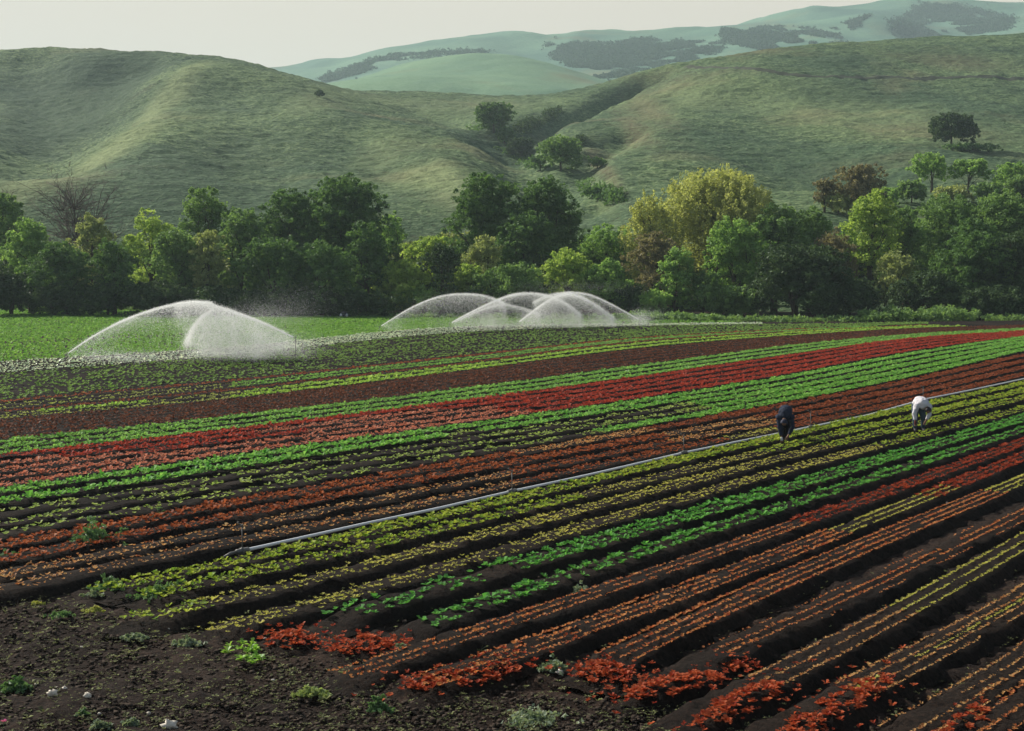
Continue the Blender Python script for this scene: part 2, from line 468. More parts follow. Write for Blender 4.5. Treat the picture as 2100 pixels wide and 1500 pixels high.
far_pts = [(-200, 230, 1500), (300, 190, 1500), (480, 165, 1500), (560, 150, 1500), (620, 149, 1500), (700, 126, 1520), (780, 104, 1540), (860, 90, 1550), (1000, 72, 1560), (1150, 76, 1560), (1220, 73, 1570), (1300, 67, 1600),
           (1480, 50, 1620), (1550, 52, 1640), (1600, 47, 1680), (1680, 30, 1720), (1780, 12, 1760), (1850, 1, 1800), (1950, -2, 1850), (2020, 0, 1850), (2100, 3, 1850), (2300, 10, 1850),
           # front slopes and folds
           (700, 160, 1320), (800, 130, 1380), (900, 110, 1440), (1000, 108, 1440), (1080, 110, 1430), (1150, 118, 1400), (1240, 160, 1200), (1180, 95, 1480),
           (1300, 120, 1330), (1380, 105, 1350), (1450, 100, 1330), (1400, 80, 1450), (1340, 85, 1470), (1520, 92, 1330), (1600, 85, 1370), (1680, 80, 1400), (1730, 92, 1330), (1560, 70, 1480),
           (1780, 60, 1500), (1830, 40, 1560), (1870, 30, 1720), (1950, 30, 1740), (2040, 35, 1740), (1850, 68, 1540), (2000, 68, 1560), (2080, 60, 1540), (2060, 30, 1640), (1730, 50, 1540),
           (1250, 185, 1080), (1500, 140, 1100), (1800, 110, 1200), (2100, 100, 1250), (700, 190, 1120), (950, 175, 1120)]
h_far = tps_fit(*ctrl(far_pts, [(x, 2500, 120) for x in (0, 500, 1000, 1500, 2000, 2500)] + [(x, 950, 40) for x in (-200, 400, 1000, 1600, 2200)]), lam=0.2)
def HF(X, Y):
    rid = 1 - np.abs(fbm(X / 150 + Y / 500, Y / 420, 3, 21)) * 2
    return h_far(X, Y) + (9 * rid + 5 * fbm(X / 90, Y / 90, 4, 12) - 6) * np.clip((Y - 900) / 300, 0, 1)
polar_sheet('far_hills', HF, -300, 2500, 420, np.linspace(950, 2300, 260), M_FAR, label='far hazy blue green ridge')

# ground disc: fine in front of the camera, coarse to the horizon
def build_ground():
    az = np.concatenate([np.linspace(-180, -26, 24)[:-1], np.linspace(-26, 26, 420), np.linspace(26, 180, 24)[1:]])
    az = np.radians(az)
    r = np.concatenate([[0.5, 4, 9], np.geomspace(12.5, 40, 260), np.geomspace(40.5, 200, 150), np.geomspace(220, 3000, 20)])
    A, R = np.meshgrid(az, r)
    X = R * np.sin(A); Y = R * np.cos(A)
    fade = np.clip((60 - R) / 40, 0, 1) * np.clip((R - 8) / 4, 0, 1)
    Z = -0.02 + fade * (0.10 * fbm(X / 1.6, Y / 1.6, 4, 31) + 0.10 * fbm(X / 0.36, Y / 0.36, 3, 41))
    Z = np.where(R > 210, -3.0, Z)
    nx = len(az); nd = len(r)
    V = np.stack([X, Y, Z], -1).reshape(-1, 3)
    i = (np.arange(nd - 1)[:, None] * nx + np.arange(nx - 1)[None, :]).ravel()
    Fc = np.stack([i, i + 1, i + nx + 1, i + nx], -1)
    o = mesh_obj('ground', V, Fc, M_GROUND, smooth=False)
    tag(o, 'dark bare farm soil', None, None, 'structure')
build_ground()

# ------------------------------------------------------------------ crop rows: beds numbered k, 0 is the bed just above the white pipe
ROW = {
    0: {0: 1206, 500: 1106, 900: 1026, 1400: 918, 1600: 879, 1900: 815, 2100: 768},
    1: {0: 1180, 500: 1080, 900: 1000, 1400: 902, 1600: 864, 1900: 801, 2100: 754},
    2: {0: 1149, 500: 1054, 900: 977, 1400: 886, 1600: 849, 1900: 788, 2100: 741},
    3: {0: 1120, 500: 1030, 900: 958, 1400: 870, 1600: 834, 1900: 775, 2100: 729},
    4: {0: 1096, 500: 1008, 900: 940, 1400: 857, 1600: 823, 1900: 763, 2100: 718},
    5: {0: 1076, 500: 989, 900: 925, 1400: 844, 1600: 811, 1900: 752, 2100: 709},
    6: {0: 1054, 500: 972, 900: 910, 1400: 832, 1600: 800, 1900: 741, 2100: 702},
    7: {0: 1031, 500: 955, 900: 896, 1400: 821, 1600: 789, 1900: 731, 2100: 696},
    8: {0: 1010, 500: 939, 900: 883, 1400: 811, 1600: 778, 1900: 722, 2100: 692},
    9: {0: 996, 500: 926, 900: 873, 1400: 801, 1600: 768, 1900: 714, 2100: 688.5},
    10: {0: 982, 500: 913, 900: 862, 1400: 791, 1600: 760, 1900: 707.5, 2100: 686},
    11: {0: 967, 500: 901, 900: 851, 1400: 782, 1600: 751, 1900: 702, 2100: 684},
    12: {0: 953, 500: 891, 900: 841, 1400: 773, 1600: 742, 1900: 697, 2100: 682},
    13: {0: 939, 500: 882, 900: 832, 1400: 764, 1600: 734, 1900: 693, 2100: 680},
    14: {0: 928, 500: 873, 900: 824, 1400: 756, 1600: 727, 1900: 690, 2100: 678},
    15: {0: 917, 500: 863, 900: 815, 1400: 748, 1600: 720, 1900: 687.5, 2100: 676},
    16: {0: 906, 500: 853, 900: 806, 1400: 740, 1600: 713, 1900: 685, 2100: 674},
    22.6: {0: 859, 500: 815, 900: 767, 1400: 706, 1600: 690, 1900: 672, 2100: 667},
    24.6: {0: 847, 500: 799, 900: 753, 1400: 694, 1600: 682, 1900: 667, 2100: 664},
    28: {0: 823, 500: 778, 900: 736, 1400: 687, 1600: 677, 1900: 665, 2100: 662.5},
    43.5: {0: 767, 500: 727, 900: 686, 1400: 667.5, 1600: 665, 1900: 661, 2100: 659},
    48.5: {0: 742, 500: 710, 900: 673, 1400: 664, 1600: 662, 1900: 659, 2100: 657},
    -1: {200: 1207, 500: 1150, 1000: 1037, 1400: 939, 1600: 899, 1900: 832, 2100: 786},
    -2: {290: 1222, 500: 1180, 600: 1157, 1000: 1062, 1400: 965, 1600: 920, 1900: 849, 2100: 801},
    -3: {270: 1268, 500: 1226, 1000: 1094, 1400: 990, 1600: 940, 1900: 868, 2100: 815},
    -4: {440: 1290, 700: 1223, 1000: 1138, 1400: 1021, 1600: 969, 1900: 890, 2100: 838},
    -5: {690: 1260, 1000: 1183, 1400: 1060, 1600: 1003, 1900: 915, 2100: 860},
    -6: {840: 1285, 1000: 1240, 1100: 1207, 1400: 1106, 1600: 1042, 1900: 941, 2100: 885},
    -7: {700: 1378, 900: 1325, 1100: 1262, 1400: 1153, 1600: 1088, 1900: 973, 2100: 911},
    -8: {840: 1395, 1000: 1365, 1100: 1330, 1400: 1215, 1600: 1135, 1900: 1010, 2100: 943},
    -9: {1250: 1345, 1400: 1290, 1600: 1200, 1800: 1103, 1900: 1060, 2100: 988},
    -10: {1450: 1350, 1600: 1288, 1700: 1238, 1900: 1148, 2100: 1050},
    -11: {1420: 1465, 1500: 1430, 1600: 1385, 1700: 1333, 1900: 1222, 2100: 1112},
    -12: {1590: 1495, 1700: 1440, 1800: 1392, 1900: 1338, 2100: 1230},
    -13: {1800: 1530, 1900: 1470, 2000: 1415, 2100: 1365},
    -14: {1950: 1540, 2000: 1508, 2100: 1445},
}
KS = sorted(ROW)
def row_w(k, x):
    """w = (3085-x)/(y-530), proportional to the row's distance from the camera-side origin, smoothed"""
    def one(kk):
        d = ROW[kk]; xs = np.array(sorted(d)); ys = np.array([d[q] for q in sorted(d)], float)
        w = (3085 - xs) / (ys - 530)
        if kk < 0:
            deg = 2 if len(xs) >= 5 else 1
            if kk in (-1, -2, -3, -4): deg = 3
            c = np.polyfit(xs / 1000, w, deg)
            xc = np.clip(x, xs[0], xs[-1])
            return np.polyval(c, xc / 1000)
        # Catmull-like cubic through the columns
        xc = np.clip(x, xs[0], xs[-1])
        m = np.gradient(w, xs)
        i = np.clip(np.searchsorted(xs, xc, 'right') - 1, 0, len(xs) - 2)
        hh = xs[i + 1] - xs[i]; t = (xc - xs[i]) / hh
        return (2 * t**3 - 3 * t**2 + 1) * w[i] + (t**3 - 2 * t**2 + t) * hh * m[i] + (-2 * t**3 + 3 * t**2) * w[i + 1] + (t**3 - t**2) * hh * m[i + 1]
    x = np.asarray(x, float)
    if k >= KS[-1]:
        return one(KS[-1]) + 0.235 * (k - KS[-1])
    j = max(i for i in range(len(KS)) if KS[i] <= k)
    a, b = KS[j], KS[j + 1] if j + 1 < len(KS) else KS[j]
    if a == k: return one(a)
    t = (k - a) / (b - a)
    return one(a) * (1 - t) + one(b) * t

def row_path(k, xa, xb, step=0.25):
    xs = np.linspace(xa, xb, max(12, int(abs(xb - xa) / 6)))
    y = 530 + (3085 - xs) / row_w(k, xs)
    P = to_ground(xs, y, 0.20 if k < 14 else 0.13)[:, :2]
    s = np.r_[0, np.cumsum(np.hypot(*np.diff(P, axis=0).T))]
    n = max(3, int(s[-1] / step))
    q = np.linspace(0, s[-1], n)
    X = np.interp(q, s, P[:, 0]); Y = np.interp(q, s, P[:, 1])
    tx = np.gradient(X); ty = np.gradient(Y); L = np.hypot(tx, ty) + 1e-9
    return X, Y, tx / L, ty / L, s[-1]

def edge_y(x):
    """image height of the field's far edge"""
    return np.interp(x, [-200, 0, 300, 600, 700, 1000, 1300, 1500, 1900, 2100, 2300], [634, 636.5, 641, 648, 653, 657, 660, 662, 661, 661, 661])

BED_H = 0.20
BED_START = {-1: 190, -2: 270, -3: 230, -4: 400, -5: 640, -6: 780, -7: 660, -8: 800, -9: 1180, -10: 1330, -11: 1370, -12: 1540, -13: 1780, -14: 1900}
def build_beds():
    V = []; Q = []; base = 0
    ks = list(range(-14, 29)) + list(range(29, 49))
    for k in ks:
        xa = BED_START.get(k, -160); xb = 2260
        step = 0.22 if k < 0 else (0.5 if k < 17 else 1.0)
        X, Y, tx, ty, L = row_path(k, xa, xb, step)
        n = len(X)
        wn_ = 0.30 if k < 29 else 0.22
        offs = np.array([-0.47, -wn_ - 0.03, -wn_ + 0.08, 0, wn_ - 0.08, wn_ + 0.03, 0.47])
        if k >= 29: offs = offs * 0.9
        if k >= 28 or k >= 14: hb = 0.10
        else: hb = BED_H
        prof = np.array([-0.01, 0.78, 1.0, 0.96, 1.0, 0.78, -0.01]) * hb
        ends = np.clip(np.minimum(np.arange(n) * step / 1.2, 1), 0, 1) if k < 0 else np.ones(n)
        jx = 0.03 * rng.standard_normal((n, 7)) * (1 if k < 14 else 0.3)
        jz = 0.022 * rng.standard_normal((n, 7)) * (1 if k < 14 else 0.3)
        wob = 0.04 * vnoise(np.arange(n) * step / 1.7, np.full(n, k * 7.3), 77)[:, None]
        nxv, nyv = ty, -tx
        PX = X[:, None] + nxv[:, None] * (offs + jx + wob); PY = Y[:, None] + nyv[:, None] * (offs + jx + wob)
        PZ = prof[None] * ends[:, None] + jz * np.array([.3, 1, 1, 1, 1, 1, .3]) - 0.0
        V.append(np.stack([PX, PY, PZ], -1).reshape(-1, 3))
        i = (np.arange(n - 1)[:, None] * 7 + np.arange(6)[None]).ravel() + base
        Q.append(np.stack([i, i + 7, i + 8, i + 1], -1)); base += n * 7
    o = mesh_obj('field_soil', np.concatenate(V), np.concatenate(Q), M_SOIL, smooth=False)
    tag(o, 'ridged soil beds and furrows of the crop field', None, None, 'structure')
build_beds()

# --- rosette plants written as kite-shaped leaves
def rosettes(P, r, nleaf, up=0.5, width=0.55, jit=0.25):
    """P (n,3) plant centres, r (n,) radii -> verts of 4 per leaf, tint per vert"""
    n = len(P)
    r = np.broadcast_to(r, n)
    az = rng.uniform(0, 2 * np.pi, (n, 1)) + np.arange(nleaf)[None] * (2 * np.pi / nleaf) + rng.normal(0, 0.3, (n, nleaf))
    el = np.clip(rng.normal(up, 0.28, (n, nleaf)), 0.05, 1.35)
    L = r[:, None] * (1 + jit * rng.standard_normal((n, nleaf))).clip(0.5, 1.6)
    dx, dy = np.cos(az) * np.cos(el), np.sin(az) * np.cos(el); dz = np.sin(el)
    D = np.stack([dx, dy, dz], -1)
    Wd = np.stack([-np.sin(az), np.cos(az), 0 * az], -1)
    c = P[:, None, :]
    b = c + D * (0.1 * L)[..., None]
    mid = c + D * (0.62 * L)[..., None] + np.array([0, 0, 1]) * (0.12 * L)[..., None]
    tip = c + D * L[..., None] * np.array([1.05, 1.05, 0.8])
    hw = (width * 0.5 * L * rng.uniform(.8, 1.2, (n, nleaf)))[..., None]
    V = np.stack([b, mid - Wd * hw, tip, mid + Wd * hw], 2)
    t = (rng.uniform(-.1, 1.1, (n, 1)) * 0.6 + rng.uniform(-.1, 1.1, (n, nleaf)) * 0.4).clip(0, 1)
    T = np.repeat(t[..., None], 4, -1)
    return V.reshape(-1, 3), T.reshape(-1)

BANDS = {}
def put(band, V, T):
    BANDS.setdefault(band, []).append((V, T))

def plant_row(k, xa, xb, band, lines=3, spread=0.42, sp=0.22, r=0.13, nleaf=5, keep=1.0, up=0.5, clump=0.0, z=None, zj=0.02, width=0.6, rv=0.2):
    hb = (BED_H if k < 14 else 0.10) if z is None else z
    X, Y, tx, ty, L = row_path(k, xa, xb, sp)
    n = len(X)
    offs = np.linspace(-spread / 2, spread / 2, lines) if lines > 1 else [0.0]
    for oi, o in enumerate(offs):
        kp = rng.uniform(0, 1, n) < keep
        vig = 1 + .22 * vnoise(np.arange(n) * sp / 2.3, np.full(n, k * 3.3 + oi), 15) + .12 * vnoise(np.arange(n) * sp / .6, np.full(n, k * 5.3 + oi), 16)
        kp &= rng.uniform(0, 1, n) < np.clip(1.9 * vig - .45, 0, 1)
        if clump > 0:
            kp &= vnoise(np.arange(n) * sp / 0.9, np.full(n, k * 13.1 + oi * 3.7), 5) > (clump * 2 - 1)
        m = kp.nonzero()[0]
        if len(m) == 0: continue
        so = rng.uniform(-0.35, 0.35, len(m)) * sp; jo = rng.normal(0, 0.006 if r < .075 else (0.014 if r < .1 else 0.024), len(m))
        px = X[m] + tx[m] * so + ty[m] * (o + jo); py = Y[m] + ty[m] * so - tx[m] * (o + jo)
        # keep only plants before the far edge
        P = np.stack([px, py, np.full(len(m), hb) + rng.normal(0, zj, len(m))], -1)
        rr = r * (1 + rv * rng.standard_normal(len(m))).clip(0.5, 1.6) * vig[m]
        V, T = rosettes(P, rr, nleaf, up, width)
        put(band, V, T)

XL, XR = -150, 2240
def dense(k, a, b, band, **kw):
    d = dict(lines=3, spread=0.40, sp=0.17, r=0.19, nleaf=8, up=0.75, keep=0.96, width=.5); d.update(kw); d['r'] *= .54; d['sp'] *= .66
    if k < 7: d['spread'] *= 1.12
    if k >= 7: d['spread'] *= .86; d['nleaf'] = 7; d['r'] *= .93
    elif d['nleaf'] == 8: d['nleaf'] = 11; d['r'] *= .85; d['sp'] *= .92
    d.setdefault('rv', .3)
    plant_row(k, a, b, band, **d)
def lines(k, a, b, band, **kw):
    d = dict(lines=3, spread=0.44, sp=0.115, r=0.062, nleaf=4, up=0.6, keep=0.85, clump=0.12); d.update(kw)
    if d['r'] < .075: d['sp'] = .052; d['r'] *= .60; d['nleaf'] = 5; d['width'] = .8; d['up'] = .8; d['zj'] = .008
    else: d['sp'] *= .72; d['r'] *= .62; d['nleaf'] = 5
    plant_row(k, a, b, band, **d)
def speck(k, a, b, band, **kw):
    d = dict(lines=3, spread=0.38, sp=0.2, r=0.10, nleaf=6, up=0.6, keep=0.7, clump=0.3); d.update(kw)
    if d['r'] > .12: d['r'] = .085; d['nleaf'] = 10; d['sp'] *= .7
    if k in (4, 5, 6): d['r'] = .075; d['sp'] = .15
    plant_row(k, a, b, band, **d)

# near beds (below the pipe)
dense(-1, 200, XR, 'yellowgreen', r=0.16, sp=0.17)
dense(-2, 300, 1180, 'yellowgreen', r=0.16, sp=0.17); lines(-2, 1180, 1560, 'yellow', r=0.08); dense(-2, 1560, XR, 'yellowgreen', r=0.15, sp=0.18)
lines(-3, 270, 420, 'yellowgreen', r=.12); lines(-3, 420, 1700, 'yellow', r=0.085, keep=.9); dense(-3, 1700, XR, 'yellowgreen', r=0.12)
lines(-4, 430, 1800, 'yellow', r=0.08, keep=.85); dense(-4, 1800, XR, 'yellowgreen', r=0.12, keep=.8)
speck(-5, 690, 1050, 'deepgreen', lines=3, spread=0.56, sp=0.2, r=0.13, nleaf=6, keep=.85, clump=0.32); dense(-5, 1050, XR, 'deepgreen', r=.17, keep=.85, spread=.5)
speck(-6, 840, 1100, 'deepgreen', lines=2, spread=0.32, sp=0.18, r=0.13, nleaf=6, keep=.85, clump=0.34); dense(-6, 1100, XR, 'deepgreen', r=.17, keep=.8, lines=2, spread=.30)
lines(-7, 700, 1640, 'orange', lines=3, r=0.062, keep=.9, spread=.42); dense(-7, 1640, XR, 'darkred', r=.13, sp=.16)
lines(-8, 860, 1720, 'orange', lines=4, spread=.56, r=.066); dense(-8, 850, 1060, 'darkred', r=.11, keep=.8); lines(-8, 1720, 1950, 'yellow', lines=3, r=.062); dense(-8, 1900, XR, 'darkred', r=.13, sp=.16)
lines(-9, 1260, 2040, 'orange', lines=4, spread=.60, r=.06, keep=.95); lines(-9, 2040, XR, 'yellow', lines=3, r=.06, keep=.95)
lines(-10, 1480, XR, 'orange', lines=2, spread=.2, r=.056, keep=.95, clump=.08); lines(-10, 1480, XR, 'orange', lines=2, spread=.66, r=.05, keep=.45, clump=.45)
lines(-11, 1560, 1850, 'tan', lines=3, spread=.5, r=.054, keep=.95); lines(-11, 1850, XR, 'yellow', lines=3, spread=.5, r=.056, keep=.95)
lines(-12, 1750, XR, 'tan', lines=4, spread=.62, r=.052, keep=.9, clump=.15); lines(-12, 1750, XR, 'yellow', lines=1, r=.052, keep=.95, clump=.2)
lines(-13, 1850, XR, 'tan', lines=4, spread=.62, r=.05, keep=.85, clump=.3)
lines(-14, 1930, XR, 'orange', lines=3, spread=.5, r=.055, keep=.7, clump=.3)
# above the pipe
lines(0, XL, 1060, 'tan', r=.085, sp=.13); dense(0, 1060, 1480, 'orangered', r=.12, keep=.85); lines(0, 1480, 1600, 'yellow', r=.09); dense(0, 1600, XR, 'brownred', r=.14)
lines(1, XL, 1040, 'tan', r=.09, sp=.13); dense(1, 1040, 1380, 'orangered', r=.13, keep=.9); lines(1, 1380, 1600, 'tan', r=.1); dense(1, 1600, XR, 'brownred', r=.15)
dense(2, XL, 1360, 'orangered', r=.15); lines(2, 1360, 1560, 'tan', r=.1); dense(2, 1560, XR, 'brownred', r=.16)
dense(3, XL, 1050, 'orangered', r=.15); lines(3, 1050, 1330, 'tan', r=.1, sp=.14); dense(3, 1330, XR, 'brownred', r=.15)
speck(4, XL, 1230, 'palegreen'); dense(4, 1230, XR, 'brightgreen')
speck(5, XL, 1450, 'palegreen'); dense(5, 1450, XR, 'brightgreen')
speck(6, XL, 1420, 'palegreen'); dense(6, 1420, XR, 'brightgreen')
dense(7, XL, 905, 'brightgreen', r=.22); speck(7, 905, 985, 'palegreen'); dense(7, 985, XR, 'brightgreen')
dense(8, XL, XR, 'brightgreen', r=.2)
dense(9, XL, 1090, 'salmon', r=.15); dense(9, 1090, XR, 'red', r=.18)
dense(10, XL, 1030, 'salmon', r=.15); dense(10, 1030, XR, 'red', r=.18)
dense(11, XL, 270, 'salmon', r=.15); dense(11, 270, 620, 'red', r=.18); dense(11, 620, 1020, 'salmon', r=.13); dense(11, 1020, XR, 'red', r=.18)
dense(12, XL, 130, 'salmon', r=.15); dense(12, 130, 530, 'red', r=.17); dense(12, 530, 900, 'salmon', r=.14); dense(12, 900, XR, 'red', r=.18)
dense(13, XL, XR, 'red', r=.18)
for k in (14, 15, 16): dense(k, XL, XR, 'freshgreen', r=.19)
for k in range(17, 23): dense(k, XL, XR, 'darkbrown', r=.17, sp=.26, nleaf=6, keep=.96)
dense(23, XL, 480, 'paleyellow', r=.12, keep=.6); dense(23, 480, 1980, 'lime', r=.2, sp=.26)
dense(24, XL, 90, 'paleyellow', r=.12, keep=.6); dense(24, 90, 300, 'lime', r=.2, sp=.26); dense(24, 300, 500, 'paleyellow', r=.12, keep=.6); dense(24, 500, 1930, 'lime', r=.2, sp=.26)
dense(25, XL, 1900, 'brownred', r=.13, sp=.26)
for k in (26, 27):
    dense(k, XL, 480, 'paleyellow', r=.12, keep=.6, sp=.26); dense(k, 480, 1800, 'freshgreen', r=.16, sp=.26)
dense(28, XL, 1700, 'orangered', r=.14, sp=.26)
for k in range(29, 44):
    speck(k, XL, 1900, 'seedgreen', lines=2, spread=.3, r=.11, sp=.3, keep=.8, clump=.32, z=.12)
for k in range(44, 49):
    dense(k, XL, 1560, 'silverglint', lines=3, spread=.7, r=.17, sp=.34, nleaf=5, keep=.85, z=.14)

# far bright green field: rows run on parallel to the others up to the tree line
def far_field():
    for j in range(0, 78):
        k = 49 + j
        X, Y, tx, ty, L = row_path(k, XL - 80, 1500, 0.32)
        for o in (-0.33, -0.08, 0.15, 0.38):
            if j in (12, 13, 33): 
                if o > 0: continue
            sx = rng.uniform(-.2, .2, len(X))
            px = X + tx * sx + ty * o; py = Y + ty * sx - tx * o
            # distance of the far edge at this bearing
            xi = 1050 + px / np.maximum(py, 1) * F * math.cos(PITCH)
            e = to_ground(xi, edge_y(xi))[:, 1]
            m = (py < e) & (py > 20)
            if m.sum() == 0: continue
            P = np.stack([px[m], py[m], np.full(m.sum(), 0.10)], -1)
            V, T = rosettes(P, 0.145 * rng.uniform(.7, 1.3, m.sum()), 5, 0.85, 0.7)
            put('fieldgreen', V, T)
far_field()

PAL = {  # colour a, colour b, label
    'yellowgreen': ((0.14, 0.26, 0.035), (0.46, 0.50, 0.08), 'yellow green lettuce beds just below the white pipe'),
    'yellow': ((0.36, 0.37, 0.08), (0.60, 0.52, 0.15), 'thin lines of small yellow seedlings'),
    'deepgreen': ((0.07, 0.24, 0.05), (0.16, 0.42, 0.10), 'patchy deep green leafy beds in the near field'),
    'orange': ((0.32, 0.065, 0.025), (0.66, 0.34, 0.12), 'thin lines of orange red seedlings in near beds'),
    'tan': ((0.32, 0.11, 0.04), (0.68, 0.47, 0.19), 'thin lines of tan and orange seedlings'),
    'darkred': ((0.20, 0.028, 0.014), (0.40, 0.085, 0.035), 'dense dark red lettuce in near right beds'),
    'orangered': ((0.22, 0.055, 0.02), (0.42, 0.155, 0.060), 'orange red lettuce beds above the white pipe'),
    'brownred': ((0.17, 0.05, 0.022), (0.34, 0.12, 0.055), 'brownish red lettuce rows behind the two pickers'),
    'palegreen': ((0.20, 0.30, 0.07), (0.42, 0.50, 0.17), 'gappy pale green lettuce lines in the middle field'),
    'brightgreen': ((0.09, 0.30, 0.05), (0.30, 0.54, 0.15), 'bright green lettuce rows below the red band'),
    'salmon': ((0.42, 0.14, 0.085), (0.62, 0.30, 0.20), 'salmon coloured lettuce rows at left of the red band'),
    'red': ((0.28, 0.034, 0.020), (0.46, 0.092, 0.055), 'crimson red lettuce rows crossing the middle field'),
    'freshgreen': ((0.12, 0.32, 0.07), (0.32, 0.54, 0.16), 'fresh green lettuce rows above the red band'),
    'darkbrown': ((0.085, 0.034, 0.020), (0.19, 0.085, 0.050), 'wide band of dark brown red lettuce'),
    'lime': ((0.24, 0.44, 0.07), (0.44, 0.60, 0.14), 'lime green lettuce strip above the brown band'),
    'paleyellow': ((0.30, 0.36, 0.09), (0.50, 0.52, 0.2), 'sparse pale yellow green rows at far left'),
    'seedgreen': ((0.12, 0.22, 0.06), (0.24, 0.38, 0.11), 'small green seedlings dotted over grey soil before the sprays'),
    'silverglint': ((0.24, 0.40, 0.33), (0.90, 0.92, 0.88), 'wet silvery leafed strip with painted white glints under the sprinklers'),  # glints of wet leaves painted as the near-white second colour
    'fieldgreen': ((0.13, 0.31, 0.06), (0.25, 0.43, 0.10), 'bright green young crop carpet in front of the trees'),
}
def flush_bands():
    for b, L in BANDS.items():
        a, c, lab = PAL[b]
        V = np.concatenate([v for v, _ in L]); T = np.concatenate([t for _, t in L])
        q = np.arange(len(V)).reshape(-1, 4)
        redl = b in ('red', 'salmon', 'orangered', 'brownred', 'darkred', 'orange', 'darkbrown', 'tan')
        m = leaf_mat('leaf_' + b, a, c, 0.42, 0.6 if b != 'silverglint' else 0.35, 0.14 if b != 'silverglint' else 0.5, (1.2, 0.95, 0.8) if redl else (1.15, 1.2, 0.7))
        o = mesh_obj('lettuce', V, q, m, tint=T)
        tag(o, lab, 'crop', None, 'stuff')
flush_bands()

# ------------------------------------------------------------------ tubes and blobs
def tube(pts, rad, seg=6):
    pts = np.asarray(pts, float); n = len(pts)
    rad = np.broadcast_to(rad, n)
    V = []
    t = np.gradient(pts, axis=0); t /= np.linalg.norm(t, axis=1)[:, None] + 1e-9
    ref = np.array([0, 0, 1.0]) if abs(t[0][2]) < 0.9 else np.array([1.0, 0, 0])
    a = np.cross(t, ref); a /= np.linalg.norm(a, axis=1)[:, None] + 1e-9
    b = np.cross(t, a)
    ang = np.arange(seg) * 2 * np.pi / seg
    V = pts[:, None] + rad[:, None, None] * (np.cos(ang)[None, :, None] * a[:, None] + np.sin(ang)[None, :, None] * b[:, None])
    V = V.reshape(-1, 3)
    Q = []
    for i in range(n - 1):
        for j in range(seg):
            j2 = (j + 1) % seg
            Q.append((i * seg + j, i * seg + j2, (i + 1) * seg + j2, (i + 1) * seg + j))
    c0 = len(V); V = np.vstack([V, pts[0], pts[-1]])
    T = [(c0, (j + 1) % seg, j) for j in range(seg)] + [(c0 + 1, (n - 1) * seg + j, (n - 1) * seg + (j + 1) % seg) for j in range(seg)]
    return V, np.array(Q), np.array(T)

class MB:
    def __init__(s): s.V = []; s.Q = []; s.T = []; s.n = 0
    def add(s, V, Q=(), T=()):
        s.V.append(V)
        if len(Q): s.Q.append(np.asarray(Q) + s.n)
        if len(T): s.T.append(np.asarray(T) + s.n)
        s.n += len(V); return s
    def tube(s, pts, rad, seg=6): return s.add(*tube(pts, rad, seg))
    def build(s, name, mat, parent=None, smooth=True):
        f = []
        if s.Q: f.append(np.concatenate(s.Q))
        if s.T: f.append(np.concatenate(s.T))
        return mesh_obj(name, np.concatenate(s.V), f, mat, parent, smooth=smooth)

def blob(c, r, seed=0, sub=8, rough=0.25):
    """small uneven stone / clod shape"""
    th = np.linspace(0, np.pi, sub + 1); ph = np.linspace(0, 2 * np.pi, sub * 2, endpoint=False)
    TH, PH = np.meshgrid(th, ph, indexing='ij')
    d = np.stack([np.sin(TH) * np.cos(PH), np.sin(TH) * np.sin(PH), np.cos(TH)], -1)
    k = 1 + rough * vnoise(d[..., 0] * 2.3 + d[..., 2] * 1.7 + 5, d[..., 1] * 2.3 + seed * 3.1, seed)
    V = (np.asarray(c) + d * k[..., None] * np.asarray(r)).reshape(-1, 3)
    m = len(ph); Q = []
    for i in range(sub):
        for j in range(m):
            Q.append((i * m + j, (i + 1) * m + j, (i + 1) * m + (j + 1) % m, i * m + (j + 1) % m))
    return V, np.array(Q), ()

# ------------------------------------------------------------------ trees
def ground_z(X, Y):
    z = float(H(X, Y)) if Y > 150 else 0.0
    return max(0.0, z)

LEAF_GAIN = 2.6
def _lm(nm, a, b, tr, ro, sp):
    return leaf_mat(nm, [c * LEAF_GAIN for c in a], [c * LEAF_GAIN for c in b], tr, ro, sp * .5)
LEAF = {
    'dark': _lm('foliage_dark', (0.028, 0.055, 0.020), (0.065, 0.115, 0.035), 0.30, 0.6, 0.25),
    'mid': _lm('foliage_mid', (0.045, 0.080, 0.030), (0.100, 0.155, 0.050), 0.36, 0.6, 0.25),
    'bright': _lm('foliage_bright', (0.062, 0.110, 0.035), (0.135, 0.205, 0.060), 0.42, 0.6, 0.25),
    'lime': _lm('foliage_lime', (0.080, 0.125, 0.032), (0.185, 0.235, 0.060), 0.45, 0.6, 0.25),
    'willow': _lm('foliage_willow', (0.115, 0.130, 0.048), (0.235, 0.245, 0.10), 0.45, 0.6, 0.2),
    'olive': _lm('foliage_olive', (0.085, 0.105, 0.045), (0.17, 0.19, 0.08), 0.38, 0.6, 0.2),
    'brown': _lm('foliage_brown', (0.065, 0.062, 0.038), (0.125, 0.110, 0.062), 0.35, 0.6, 0.2),
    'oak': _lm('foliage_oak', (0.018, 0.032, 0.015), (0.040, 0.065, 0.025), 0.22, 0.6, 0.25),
    'wood': _lm('foliage_far_wood_hazed', (0.014, 0.028, 0.026), (0.034, 0.055, 0.048), 0.25, 0.7, 0.1),  # haze and fold shade put into the bluish leaf colour
}

